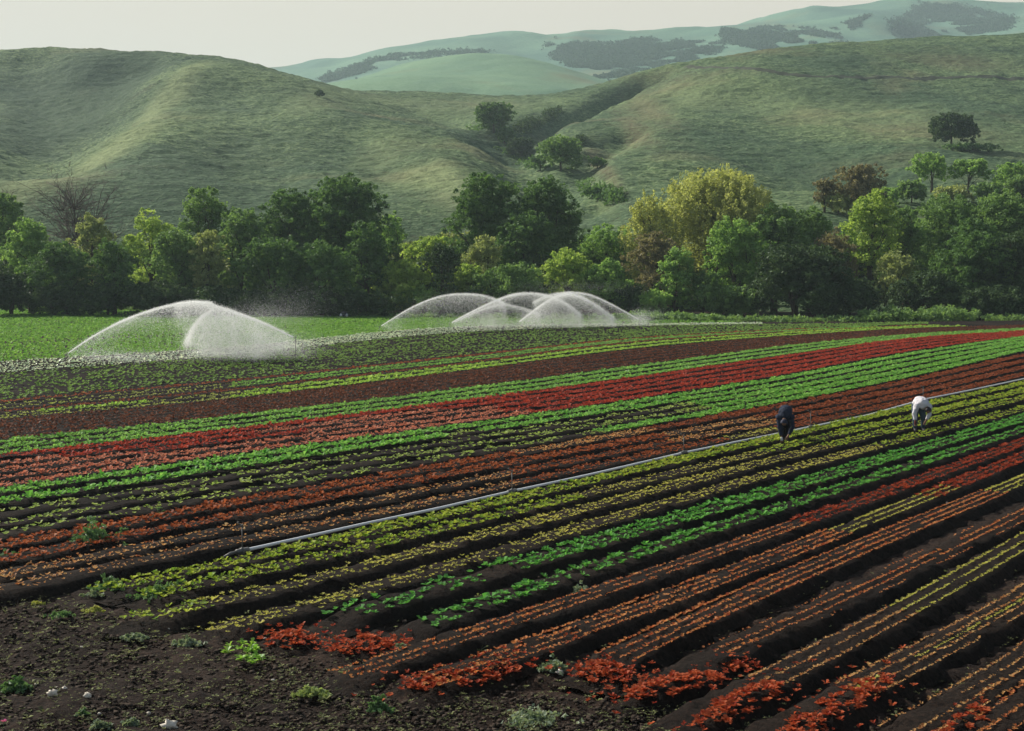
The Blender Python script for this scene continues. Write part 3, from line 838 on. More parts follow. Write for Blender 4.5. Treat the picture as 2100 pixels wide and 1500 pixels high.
def leaf_cloud(C, cr, nper, size, flat=0.75, up=0.3, tbase=None, drop=0.0):
    """leaves around clump centres C (n,3) with clump radii cr (n,)"""
    n = len(C); cr = np.broadcast_to(cr, n)
    N = n * nper
    d = rng.standard_normal((n, nper, 3)); d /= np.linalg.norm(d, axis=-1, keepdims=True)
    rr = rng.uniform(0.25, 1.0, (n, nper, 1)) ** 0.5
    p = C[:, None] + d * rr * cr[:, None, None] * np.array([1, 1, flat])
    if drop: p[..., 2] -= rng.exponential(drop, (n, nper))
    p = p.reshape(-1, 3)
    nrm = rng.standard_normal((N, 3)); nrm[:, 2] += up * 2; nrm /= np.linalg.norm(nrm, axis=1)[:, None]
    a = np.cross(nrm, rng.standard_normal((N, 3))); a /= np.linalg.norm(a, axis=1)[:, None]
    b = np.cross(nrm, a)
    s = (size * rng.uniform(0.6, 1.35, (N, 1)))
    V = np.stack([p - a * s, p - b * s * 0.55, p + a * s, p + b * s * 0.55], 1).reshape(-1, 3)
    tb = rng.uniform(0, 1, n) if tbase is None else tbase
    t = (tb[:, None] * 0.8 + rng.uniform(0, 1, (n, nper)) * 0.35 - .08).clip(0, 1)
    return V, np.repeat(t.reshape(-1), 4)

def grow_trunk(base, top, lobes, r0, seed, nb=14, to_ground_stems=1):
    mb = MB(); R = random.Random(seed)
    base = np.array(base); top = np.array(top)
    ht = top[2] - base[2]
    stems = []
    for s in range(to_ground_stems):
        off = np.array([R.uniform(-.5, .5), R.uniform(-.3, .3), 0]) * (to_ground_stems > 1) * ht * 0.12
        e = base + (top - base) * 0.8 + off * 3
        pts = []
        for i in range(8):
            t = i / 7
            w = np.array([math.sin(t * 5 + seed + s), math.cos(t * 4 + seed * 2 + s), 0]) * ht * 0.03 * t
            pts.append(base + off * 0.4 + (e - base) * t + w)
        pts[0][2] -= 0.4
        mb.tube(pts, np.linspace(r0, r0 * 0.25, 8) * (1 if to_ground_stems == 1 else 0.7), 7)
        stems.append(pts)
    for c, r in lobes:
        for b in range(max(2, nb // len(lobes))):
            st = R.choice(stems); i = R.randint(2, 6)
            p0 = st[i]
            d = np.array([R.gauss(0, 1), R.gauss(0, 1), R.gauss(0.2, 0.8)]); d /= np.linalg.norm(d)
            p3 = np.asarray(c) + d * np.asarray(r) * 0.75
            m = (p0 + p3) / 2 + np.array([R.uniform(-.1, .1), R.uniform(-.1, .1), R.uniform(0.0, .12)]) * ht
            pts = [p0, p0 * .6 + m * .4 + 0, m * .9 + p3 * .1, m * .3 + p3 * .7, p3]
            rb = r0 * 0.3 * (1 - i / 9)
            mb.tube(pts, [rb, rb * .8, rb * .55, rb * .35, rb * .15], 5)
            for q in range(2):
                d2 = np.array([R.gauss(0, 1), R.gauss(0, 1), R.gauss(0, .7)]) * np.asarray(r) * 0.35
                mb.tube([pts[3], pts[3] + d2 * .6, pts[3] + d2], [rb * .3, rb * .2, rb * .08], 4)
    return mb

def make_tree(name, x, ytop, ybot, wpx, dep, sp, label, cat='tree', base=None, group=None, leaf=0.19, dens=1.0, lobes_n=None, flat=0.62, foot=None, seed=None, clear=None):
    """crown spans image rows ytop..ybot at distance dep; the tree stands on the ground there"""
    seed = seed if seed is not None else int(x * 7 + ytop * 13)
    R = random.Random(seed)
    cx, cy, zt = at_depth(x, ytop, dep); zb = at_depth(x, ybot, dep)[2]
    gz = ground_z(cx, cy)
    zb = max(zb, gz + 0.15)
    W = wpx / F * dep / 2 * (1.32 if dep < 175 else 1.0); Hh = (zt - zb)
    root = empty(name, (cx, cy, gz))
    tag(root, label, cat, group)
    nl = lobes_n or max(4, int(4 + W * 1.1))
    lobes = []
    for i in range(nl):
        # lobes fill an egg-shaped envelope, big low ones and smaller high ones
        t = (i + 0.5) / nl
        a = i * 2.4 + R.uniform(-.5, .5)
        zc = zb + Hh * (0.16 + 0.72 * t ** .85)
        wmax = W * (1 - 0.50 * max(0, (t - 0.5) / 0.5) ** 2)
        rr = W * R.uniform(0.30, 0.55)
        rd = max(0, wmax - rr * 0.9) * R.uniform(0.5, 1)
        rz = min(rr * R.uniform(.7, 1.0), Hh * 0.38)
        zc = min(zc, zt - rz * 0.95)
        lobes.append((np.array([cx + math.cos(a) * rd, cy + math.sin(a) * rd * 0.8, zc]), np.array([rr, rr * 0.9, rz])))
    lobes.append((np.array([cx + R.uniform(-.2, .2) * W, cy, zt - Hh * 0.24]), np.array([W * .45, W * .4, Hh * .24])))
    # clump centres on the shells of the lobes
    C = []; CR = []
    for c, r in lobes:
        area = r[0] * r[2] * 9
        m = int(max(8, area * 1.9 * dens))
        d = rng.standard_normal((m, 3)); d[:, 2] += 0.15; d /= np.linalg.norm(d, axis=1)[:, None]
        q = c + d * r * rng.uniform(0.55, 1.05, (m, 1))
        cr0 = rng.uniform(0.24, 0.62, m) * (1 if sp != 'willow' else .8)
        sprig = rng.uniform(0, 1, m) < .22
        q[sprig] = c + d[sprig] * r * rng.uniform(1.03, 1.17, (sprig.sum(), 1)); cr0[sprig] *= .6
        C.append(q); CR.append(cr0)
    C = np.concatenate(C); CR = np.concatenate(CR)
    ok = C[:, 2] > gz + 0.1
    C, CR = C[ok], CR[ok]
    nper = int((24 if sp not in ('willow', 'brown') else 20) * (0.19 / leaf) ** 1.2)
    V, T = leaf_cloud(C, CR, nper, leaf, drop=0.5 if sp == 'willow' else 0.0)
    cr = mesh_obj('crown', V, np.arange(len(V)).reshape(-1, 4), LEAF[sp], tint=T)
    tr = grow_trunk((cx, cy, gz), (cx, cy, zt - Hh * .15), lobes, max(0.12, 0.035 * (zt - gz) + 0.03), seed, nb=18, to_ground_stems=1 if cat == 'tree' else 3).build('trunk', M_BARK)
    for o in (cr, tr):
        o.parent = root
        o.location = -Vector(root.location)
    return root

def make_bare(x, ytop, ybot, wpx, dep, label, mat=M_TWIG, n1=26, leafy=None):
    R = random.Random(int(x))
    cx, cy, zt = at_depth(x, ytop, dep); gz = ground_z(cx, cy); W = wpx / F * dep / 2
    root = empty('bare_tree', (cx, cy, gz)); tag(root, label, 'tree')
    tr = MB(); tw = MB(); Ht = zt - gz
    for s in range(4):
        e = np.array([cx + R.uniform(-.6, .6) * W, cy + R.uniform(-.6, .6) * W, gz + Ht * R.uniform(.55, .8)])
        st = [np.array([cx, cy, gz - .3]) + (e - np.array([cx, cy, gz])) * t + np.array([math.sin(t * 4 + s), math.cos(t * 5 + s), 0]) * .25 * t for t in np.linspace(0, 1, 7)]
        tr.tube(st, np.linspace(.14, .04, 7), 6)
        for b in range(n1):
            p = st[R.randint(2, 6)]
            d = np.array([R.gauss(0, 1) * W * .55, R.gauss(0, 1) * W * .5, abs(R.gauss(0.6, .5)) * Ht * .28])
            q = p + d; m = p + d * .5 + np.array([0, 0, .15])
            q[2] = min(q[2], zt)
            tw.tube([p, m, q], [.045, .03, .015], 4)
            for c in range(7):
                u = R.uniform(.3, 1); a = p + d * u
                d3 = np.array([R.gauss(0, .35), R.gauss(0, .35), abs(R.gauss(.5, .3))])
                tw.tube([a, a + d3 * .6, a + d3], [.022, .018, .010], 3)
    for o in (tr.build('trunk', M_BARK), tw.build('crown', mat)):
        o.parent = root; o.location = -Vector(root.location)

TREES = [
    # x, ytop, ybot, width, depth, kind, label
    (15, 392, 560, 120, 156, 'mid', 'mid green tree cut by the left edge of the photo'),
    (60, 452, 600, 110, 146, 'bright', 'sunlit yellow green tree second from the left edge'),
    (135, 500, 640, 130, 142, 'dark', 'dark shaded tree in front of the bare twiggy tree'),
    (185, 440, 580, 90, 151, 'olive', 'pale olive tree right below the bare brown twigs'),
    (232, 492, 640, 95, 141, 'dark', 'narrow dark green tree left of the lime edged tree'),
    (310, 432, 620, 100, 150, 'lime', 'tree with yellow lime leaves left of the tall pointed crown'),
    (418, 384, 560, 120, 154, 'mid', 'tall mid green tree with pointed crown at left of centre'),
    (368, 470, 640, 120, 145, 'mid', 'round tree under the tall pointed crown'),
    (425, 478, 600, 90, 143, 'olive', 'greyish olive tree in front of the tall pointed crown'),
    (500, 428, 650, 130, 148, 'mid', 'green tree between pointed crown and the big dark tree'),
    (590, 392, 640, 150, 152, 'dark', 'dark broad tree left beside the biggest dark tree'),
    (700, 362, 600, 190, 152, 'dark', 'biggest dark green tree left of centre on the skyline'),
    (560, 490, 650, 140, 141, 'dark', 'black shaded low tree above the left water sprays'),
    (660, 500, 650, 140, 140, 'dark', 'deep shaded tree under the biggest dark tree'),
    (752, 455, 650, 100, 144, 'dark', 'dark tree forming right flank of the biggest dark tree'),
    (812, 468, 520, 60, 172, 'dark', 'small round dark bush on the slope behind the lime shrub'),
    (795, 438, 520, 70, 166, 'bright', 'small bright tree just right of the biggest dark tree'),
    (1000, 362, 560, 170, 156, 'dark', 'left half of the large centre tree pair, feathery crown'),
    (1118, 370, 520, 140, 158, 'dark', 'right drooping half of the large centre tree pair'),
    (1072, 440, 610, 150, 151, 'dark', 'near black ivy clad tree in middle of the centre pair'),
    (1168, 430, 520, 70, 160, 'dark', 'small drooping tree at the right flank of the centre pair'),
    (905, 500, 650, 80, 141, 'oak', 'narrow black green tree between two yellow green shrubs'),
    (1245, 465, 620, 140, 163, 'bright', 'soft light green tree between centre pair and willow'),
    (1340, 392, 560, 120, 152, 'willow', 'pale yellow willow, lower left rounded crown'),
    (1460, 348, 470, 215, 156, 'willow', 'tallest pale yellow willow with domed crown'),
    (1555, 385, 480, 70, 160, 'olive', 'olive green tree touching the right side of the willow'),
    (1345, 480, 640, 110, 144, 'brown', 'brownish tree with dark trunk under the willow'),
    (1510, 450, 640, 130, 144, 'bright', 'sunlit yellow green tree under the willow right side'),
    (1590, 422, 580, 140, 150, 'mid', 'leafy green tree right of the willow with lit top'),
    (1665, 430, 560, 100, 154, 'mid', 'mid green tree between lit top tree and yellow tree'),
    (1715, 470, 630, 90, 146, 'brown', 'brown shadowed tree left of the tall yellow green tree'),
    (1790, 392, 560, 110, 149, 'lime', 'tall yellow green tree on the right with bare trunk below'),
    (1765, 340, 430, 130, 186, 'brown', 'rusty brown tree up the slope behind the yellow tree'),
    (1692, 368, 440, 60, 186, 'brown', 'small brown tree left of the rusty tree on the slope'),
    (1860, 420, 600, 110, 153, 'mid', 'green tree right beside the tall yellow green tree'),
    (1835, 520, 640, 100, 143, 'olive', 'olive tree in front row below the tall yellow tree'),
    (1945, 402, 560, 160, 158, 'mid', 'wide green tree under the two umbrella trees'),
    (2060, 395, 590, 150, 154, 'mid', 'green tree at right edge above the black thicket'),
    (2000, 440, 640, 120, 150, 'dark', 'dark tree behind the lit shrub at far right'),
    (1912, 318, 365, 95, 212, 'bright', 'left umbrella shaped tree on the slope below the oak'),
    (1988, 328, 368, 90, 210, 'bright', 'right umbrella shaped tree on the slope below the oak'),
    (2075, 335, 400, 90, 206, 'bright', 'bushy tree on the slope by the right edge'),
    (2080, 480, 650, 130, 141, 'oak', 'black shaded tree at the right edge above the field'),
]
FILL = [
    (-20, 520, 'dark', 'dark background tree cut by the left edge, behind the first two trees'), (85, 505, 'mid', 'background tree seen between the second tree and the dark shaded one'),
    (165, 515, 'mid', 'background tree under the bare brown twigs'), (268, 500, 'bright', 'soft background tree filling the gap left of the lime edged tree'),
    (345, 520, 'mid', 'background tree between the lime edged tree and the pointed crown'), (460, 500, 'mid', 'background tree right behind the greyish olive tree'),
    (540, 470, 'mid', 'background tree between the green tree and the dark broad tree'), (640, 450, 'dark', 'background tree between the dark broad tree and the biggest one'),
    (770, 500, 'mid', 'background tree right of the biggest dark tree flank'), (845, 505, 'olive', 'pale background tree behind the lime shrubs'), (935, 480, 'olive', 'pale background tree at the left foot of the centre pair'),
    (1190, 500, 'mid', 'background tree at the right foot of the centre pair'), (1300, 500, 'bright', 'background tree between the soft light tree and the willow'), (1410, 505, 'olive', 'background tree behind the dark trunk under the willow'),
    (1560, 500, 'mid', 'background tree right under the willow dome'), (1640, 500, 'mid', 'background tree behind the widest thicket'), (1740, 480, 'mid', 'background tree left behind the tall yellow green tree'),
    (1820, 470, 'olive', 'background tree right behind the tall yellow green tree'), (1900, 455, 'mid', 'background tree left behind the wide green tree'), (2010, 450, 'mid', 'background tree right behind the wide green tree'), (2110, 440, 'dark', 'background tree cut by the right edge of the photo')]
for x, yt, sp, lab in FILL:
    make_tree('tree', x, yt, 645, 150, 166, sp, lab, leaf=.22, group='background trees filling the wood')
for t in TREES:
    x, yt, yb, w, d, sp, lab = t
    make_tree('tree', x, yt, min(yb + 50, 650) if d < 175 else yb, w, d, sp, lab, leaf=0.155 if d < 175 else 0.2)
SHRUBS = [
    (-40, 540, 640, 120, 140, 'oak', 'dark low shrub cut by the left photo edge'),
    (840, 535, 648, 120, 143, 'lime', 'yellow lime shrub left of the narrow black tree'),
    (880, 485, 600, 100, 158, 'lime', 'pale lime shrub behind the narrow black tree'),
    (870, 590, 652, 110, 141, 'bright', 'low green shrub under the lime shrub'),
    (992, 488, 620, 90, 146, 'olive', 'pale twiggy shrub in front of the centre pair'),
    (960, 545, 640, 70, 143, 'lime', 'yellow green shrub right beside the narrow black tree'),
    (1045, 545, 648, 120, 141, 'mid', 'low green shrub below the ivy clad tree'),
    (1165, 512, 648, 110, 143, 'lime', 'yellow green shrub right of the ivy clad tree'),
    (1238, 535, 652, 90, 141, 'bright', 'bright shrub by the right hand water jet'),
    (1385, 512, 652, 80, 141, 'bright', 'bright leafy shrub right of the dark trunk under the willow'),
    (1440, 560, 655, 80, 142, 'mid', 'green shrub between bright shrub and black thicket'),
    (1500, 590, 658, 110, 140, 'mid', 'low shrub left end of the black thicket'),
    (1345, 600, 655, 70, 139, 'bright', 'small sunny shrub at the field edge beside the last jet'),
    (1635, 505, 658, 200, 138, 'oak', 'wide black shaded thicket with lit leaves on top'),
    (1740, 575, 658, 130, 138, 'oak', 'black low thicket right of the widest thicket'),
    (1985, 480, 655, 160, 142, 'dark', 'dark shrub with lit leaves at far right'),
    (1900, 560, 656, 130, 139, 'oak', 'black low thicket below the far right shrub'),
    (2040, 590, 660, 160, 137, 'oak', 'black low thicket at bottom right corner of the woods'),
    (20, 560, 638, 110, 143, 'oak', 'black low thicket at left edge of the woods'),
    (110, 585, 640, 120, 141, 'oak', 'dark low shrub second from the left edge'),
    (220, 580, 642, 130, 141, 'oak', 'dark low shrub under the narrow dark tree'),
    (330, 580, 643, 130, 141, 'oak', 'dark low shrub under the lime leaved tree'),
    (440, 590, 645, 130, 140, 'oak', 'dark low shrub behind top of the left jet'),
    (540, 600, 647, 120, 139, 'oak', 'dark low shrub right of the left jet top'),
    (640, 600, 648, 120, 139, 'oak', 'dark low shrub left of the white ended machine'),
    (740, 600, 650, 130, 139, 'oak', 'dark low shrub right of the white ended machine'),
    (940, 600, 652, 90, 140, 'oak', 'dark low shrub behind the middle water jet'),
    (1120, 600, 654, 130, 139, 'oak', 'dark low shrub behind the crossing jets'),
    (1290, 590, 654, 90, 141, 'oak', 'dark low shrub behind the last jet at right'),
]
for x, yt, yb, w, d, sp, lab in SHRUBS:
    make_tree('shrub', x, yt, yb, w, d, sp, lab, cat='shrub', leaf=0.15, dens=1.1)
make_bare(165, 372, 480, 170, 168, 'bare brown twiggy tree rising at far left', n1=60)
make_bare(5, 388, 470, 60, 166, 'bare dark branches at the left edge of the photo')

# trees on the hillside
def hill_tree(name, x, yfoot, ytop, wpx, sp, label, z0=170, z1=520, cat='tree', leaf=0.3, dens=0.8, ybot=None, off=0.0):
    f = hit(H, x, yfoot, z0, z1)
    return make_tree(name, x, ytop, ybot or yfoot - 4, wpx, f[1] + off, sp, label, cat=cat, leaf=leaf, dens=dens)
hill_tree('oak_tree', 1952, 305, 236, 118, 'oak', 'lone dark oak with flat crown on the right hillside', ybot=285, leaf=.26, dens=1.4)
hill_tree('tree', 1012, 275, 213, 92, 'dark', 'highest dark tree in the gully between the hills', ybot=262)
hill_tree('shrub', 1035, 300, 262, 52, 'dark', 'dark shrub just below the highest gully tree', cat='shrub')
hill_tree('shrub', 1068, 330, 284, 66, 'oak', 'very dark shrub in the middle of the gully', cat='shrub')
hill_tree('tree', 1150, 350, 281, 104, 'mid', 'round green tree in the gully, lowest on the slope', ybot=338, leaf=.26)
hill_tree('shrub', 1108, 352, 318, 44, 'dark', 'small dark shrub left of the round gully tree', cat='shrub')
hill_tree('shrub', 655, 199, 187, 22, 'oak', 'tiny dark bush on the ridge of the left hill', cat='shrub')
hill_tree('shrub', 1225, 345, 325, 40, 'mid', 'low shrub right of the round gully tree', cat='shrub')
hill_tree('shrub', 1215, 405, 385, 50, 'dark', 'low dark shrub on the slope above the bright tree', cat='shrub')
hill_tree('shrub', 1990, 312, 296, 130, 'dark', 'low dark scrub spreading right of the lone oak', cat='shrub', leaf=.26)

for a in ((1870, 418, 372, 80, 'mid', 'bushy shrub at the foot of the left umbrella tree'), (1955, 416, 384, 90, 'olive', 'dry greenish shrub between the two umbrella trees'),
          (2030, 420, 375, 80, 'mid', 'green shrub right of the right umbrella tree'), (2100, 425, 360, 90, 'mid', 'green shrub on the slope cut by the right edge'), (1815, 425, 385, 70, 'bright', 'light green shrub right under the rusty brown tree'),
          (1720, 440, 400, 80, 'olive', 'olive shrub under the small brown tree')):
    hill_tree('shrub', a[0], a[1], a[2], a[3], a[4], a[5], cat='shrub', leaf=.24, dens=1.1)

# scrub and woods: too many to count
def scrub(name, label, polys, fn, z0, z1, n, size, cr, sp, nper=10, hgt=1.0):
    C = []
    for poly in polys:
        P = np.array(poly, float)
        xmin, ymin = P.min(0); xmax, ymax = P.max(0)
        area = 0.5 * abs(np.dot(P[:, 0], np.roll(P[:, 1], 1)) - np.dot(P[:, 1], np.roll(P[:, 0], 1)))
        # a grid of hits, then jittered picks inside the outline
        gx = np.linspace(xmin, xmax, 44); gy = np.linspace(ymin, ymax, 20)
        pts = []
        for a in gx:
            for b in gy:
                ins = False; j = len(P) - 1
                for i in range(len(P)):
                    if (P[i][1] > b) != (P[j][1] > b) and a < (P[j][0] - P[i][0]) * (b - P[i][1]) / (P[j][1] - P[i][1]) + P[i][0]:
                        ins = not ins
                    j = i
                if ins:
                    q = hit(fn, a, b, z0, z1, 500)
                    if q is not None: pts.append(q)
        if not pts: continue
        pts = np.array(pts)
        sx = (xmax - xmin) / 34 / F * pts[:, 1].mean(); 
        m = int(n * area)
        k = rng.integers(0, len(pts), m)
        q = pts[k].copy()
        q[:, 0] += rng.normal(0, sx * .8, m)
        q[:, 1] += rng.normal(0, sx * 2.0, m)
        q[:, 2] = fn(q[:, 0], q[:, 1])
        keep = vnoise(q[:, 0] / (cr * 6), q[:, 1] / (cr * 9), 4) + (.8 * vnoise(q[:, 0] / (cr * 22), q[:, 1] / (cr * 40), 14) if sp == 'wood' else 0) > (-0.30 if sp == 'wood' else -0.55)
        C.append(q[keep])
    C = np.concatenate(C)
    C[:, 2] += rng.uniform(0, hgt, len(C))
    V, T = leaf_cloud(C, cr * rng.uniform(.6, 1.3, len(C)), nper, size, up=.4)
    o = mesh_obj(name, V, np.arange(len(V)).reshape(-1, 4), LEAF[sp], tint=T)
    tag(o, label, 'scrub', None, 'stuff')
scrub('scrub', 'dark scrub added for shade in the eroded ravine under the saddle', [  # leaf clumps added to darken the shaded side of the ravine
    [(1040, 285), (1050, 268), (1100, 240), (1150, 222), (1150, 232), (1100, 262)],
    [(1100, 300), (1150, 296), (1200, 285), (1200, 292), (1140, 306)]], H, 200, 470, .22, .3, 1.0, 'oak', 14, .6)
scrub('scrub', 'dark brush along the valley floor between gully trees', [
    [(955, 258), (1000, 262), (1060, 300), (1100, 345), (1085, 350), (1040, 318), (990, 285)],
    [(1180, 372), (1240, 385), (1290, 412), (1250, 418), (1195, 396)]], H, 180, 470, .10, .28, .9, 'dark', 12, .5)
scrub('woods', 'dark woods blued as if by haze on the folds of the far ridge', [
    [(1120, 86), (1180, 92), (1260, 88), (1330, 78), (1350, 84), (1300, 105), (1400, 82), (1470, 85), (1490, 97), (1450, 112), (1370, 132), (1300, 152), (1245, 163), (1200, 150), (1150, 125)],
    [(1470, 62), (1560, 54), (1640, 58), (1720, 72), (1730, 90), (1650, 94), (1560, 102), (1500, 90)],
    [(1815, 78), (1850, 40), (1900, 8), (1960, 12), (2010, 25), (2080, 36), (2060, 62), (1980, 72), (1900, 76)],
    [(1700, 60), (1760, 38), (1790, 30), (1750, 62)],
    [(640, 168), (700, 148), (780, 118), (830, 108), (920, 104), (1010, 108), (940, 112), (830, 120), (770, 138), (720, 160), (690, 172)]], HF, 1000, 2000, .55, 1.0, 2.2, 'wood', 11, .8)

# undergrowth at the field edge
def edge_grass():
    C = []
    for xa, xb, n, lift, sp_ in ((1780, 2010, 420, 1.3, 0), (1300, 1480, 300, .8, 0), (-100, 1300, 900, .4, 0), (1480, 1780, 200, .3, 0), (2010, 2230, 180, .4, 0)):
        xs = rng.uniform(xa, xb, n); g = to_ground(xs, edge_y(xs) - .5)
        g[:, 1] += rng.uniform(0, 5, n); g[:, 2] = rng.uniform(0.05, 0.1 + lift, n) * (0.4 + 0.6 * np.abs(vnoise(xs / 22, xs * 0, 8)))
        C.append(g)
    C = np.concatenate(C)
    V, T = leaf_cloud(C, rng.uniform(.2, .5, len(C)), 14, .16, up=.2)
    o = mesh_obj('undergrowth', V, np.arange(len(V)).reshape(-1, 4), LEAF['mid'], tint=T)
    tag(o, 'rough green weeds along the far edge of the field', 'weeds', None, 'stuff')
edge_grass()

# dirt track contouring the right hill
def track():
    pts = [(1405, 141), (1480, 146), (1560, 152), (1640, 158), (1720, 160), (1850, 161), (1980, 162), (2100, 163), (2240, 165)]
    xs = np.linspace(1405, 2240, 160); ys = np.interp(xs, [p[0] for p in pts], [p[1] for p in pts])
    q = []
    for x, y in zip(xs, ys):
        h_ = hit(h_near, x, y, 250, 620)
        if h_ is not None: q.append(h_)
    q = np.array(q); 
    t = np.gradient(q[:, :2], axis=0); t /= np.linalg.norm(t, axis=1)[:, None]
    nrm = np.stack([-t[:, 1], t[:, 0]], -1)
    V = []
    for o, dz in ((-1.1, 0.0), (-.5, 0.18), (0.0, .14), (.5, .18), (1.1, .2)):
        p = q[:, :2] + nrm * o
        V.append(np.c_[p, H(p[:, 0], p[:, 1]) + dz])
    V = np.stack(V, 1); n = len(q)
    i = (np.arange(n - 1)[:, None] * 5 + np.arange(4)[None]).ravel()
    o = mesh_obj('track', V.reshape(-1, 3), np.stack([i, i + 5, i + 6, i + 1], -1), plain_mat('track_dirt', (0.055, 0.062, 0.038), nscale=1))
    tag(o, 'thin dark track contouring the right hill', None, None, 'structure')
track()

# ------------------------------------------------------------------ irrigation pipe
def pipe_line():
    cuts = [497, 1050, 1402, 1662, 1893, 2105, 2260]
    ys = {497: 1130, 750: 1073, 900: 1042, 1050: 1008, 1200: 975, 1402: 929, 1500: 908, 1662: 876, 1780: 851, 1893: 820, 2000: 798, 2105: 776, 2260: 744}
    kx = sorted(ys); kyv = [ys[k] for k in kx]
    g0 = to_ground(497, 1130)
    root = empty('irrigation_pipe', (g0[0], g0[1], 0))
    tag(root, 'long straight white aluminium irrigation pipe with risers crossing the field', 'irrigation pipe')
    for a, b in zip(cuts[:-1], cuts[1:]):
        xs = np.linspace(a, b, 24)
        P = to_ground(xs, np.interp(xs, kx, kyv), 0.24)
        P[:, 2] = 0.24
        d = P[-1] - P[0]; L = np.linalg.norm(d); d /= L
        P[0] += d * .12; P[-1] -= d * .12
        P[:, 2] += -0.012 * np.sin(np.linspace(0, np.pi, 24))
        o = MB().tube(P, .033, 12).build('pipe_section', M_PIPE, root); o.location = -Vector(root.location)
    for i, c in enumerate(cuts[:-1]):
        g = to_ground(c, np.interp(c, kx, kyv), 0.24); g[2] = .24
        dd = to_ground(c + 30, np.interp(c + 30, kx, kyv), 0.12) - to_ground(c, np.interp(c, kx, kyv), .12); dd /= np.linalg.norm(dd)
        m = MB()
        m.tube([g - dd * .16, g - dd * .15, g - dd * .05, g + dd * .05, g + dd * .15, g + dd * .16], [.036, .05, .052, .052, .05, .036], 10)
        m.tube([g - dd * .02 + np.array([0, 0, -.1]), g + np.array([0, 0, .05])], [.06, .05], 8)
        if i == 0:
            m.tube([g - dd * .45 + np.array([-.03, .02, -.05]), g - dd * .3 + np.array([0, 0, 0]), g - dd * .15], [.02, .032, .03], 8)
        o = m.build('coupler', M_STEEL, root); o.location = -Vector(root.location)
        m = MB(); h = .46
        m.tube([g, g + np.array([0, 0, h])], .012, 8)
        m.tube([g + np.array([0, 0, .02]), g + np.array([0, 0, .07])], .022, 8)
        r_ = m.build('riser', M_STEEL, root); r_.location = -Vector(root.location)
        t = g + np.array([0, 0, h])
        m = MB()
        m.tube([t, t + np.array([0, 0, .03]), t + np.array([0, 0, .05])], [.02, .028, .015], 8)
        m.tube([t + np.array([-.02, 0, .04]), t + np.array([-.07, .01, .07]), t + np.array([-.10, .01, .085])], [.014, .012, .009], 6)
        m.tube([t + np.array([.02, 0, .05]), t + np.array([.02, 0, .10]), t + np.array([-.03, 0, .11]), t + np.array([-.09, 0, .10])], .006, 5)
        s_ = m.build('sprinkler_head', M_STEEL, r_)
pipe_line()

# ------------------------------------------------------------------ sprinklers and their water
def water_mat():
    m, n, l, out = nt('water_drops')
    d = n.new('ShaderNodeBsdfDiffuse'); d.inputs[0].default_value = (0.93, 0.94, 0.92, 1)
    t = n.new('ShaderNodeBsdfTranslucent'); t.inputs[0].default_value = (0.95, 0.96, 0.94, 1)
    x = n.new('ShaderNodeMixShader'); x.inputs[0].default_value = .6
    l.new(d.outputs[0], x.inputs[1]); l.new(t.outputs[0], x.inputs[2]); l.new(x.outputs[0], out.inputs[0])
    return m
M_WATER = water_mat()
def drops(P, s):
    n = len(P)
    s = np.broadcast_to(s, n)[:, None, None] * 1.5
    a = rng.standard_normal((n, 3)); a /= np.linalg.norm(a, axis=-1, keepdims=True)
    b = np.cross(a, rng.standard_normal((n, 3))); b /= np.linalg.norm(b, axis=-1, keepdims=True)
    V = P[:, None] + s * np.stack([a, -.5 * a + .87 * b, -.5 * a - .87 * b], 1)
    return V.reshape(-1, 3), np.arange(n * 3).reshape(-1, 3)

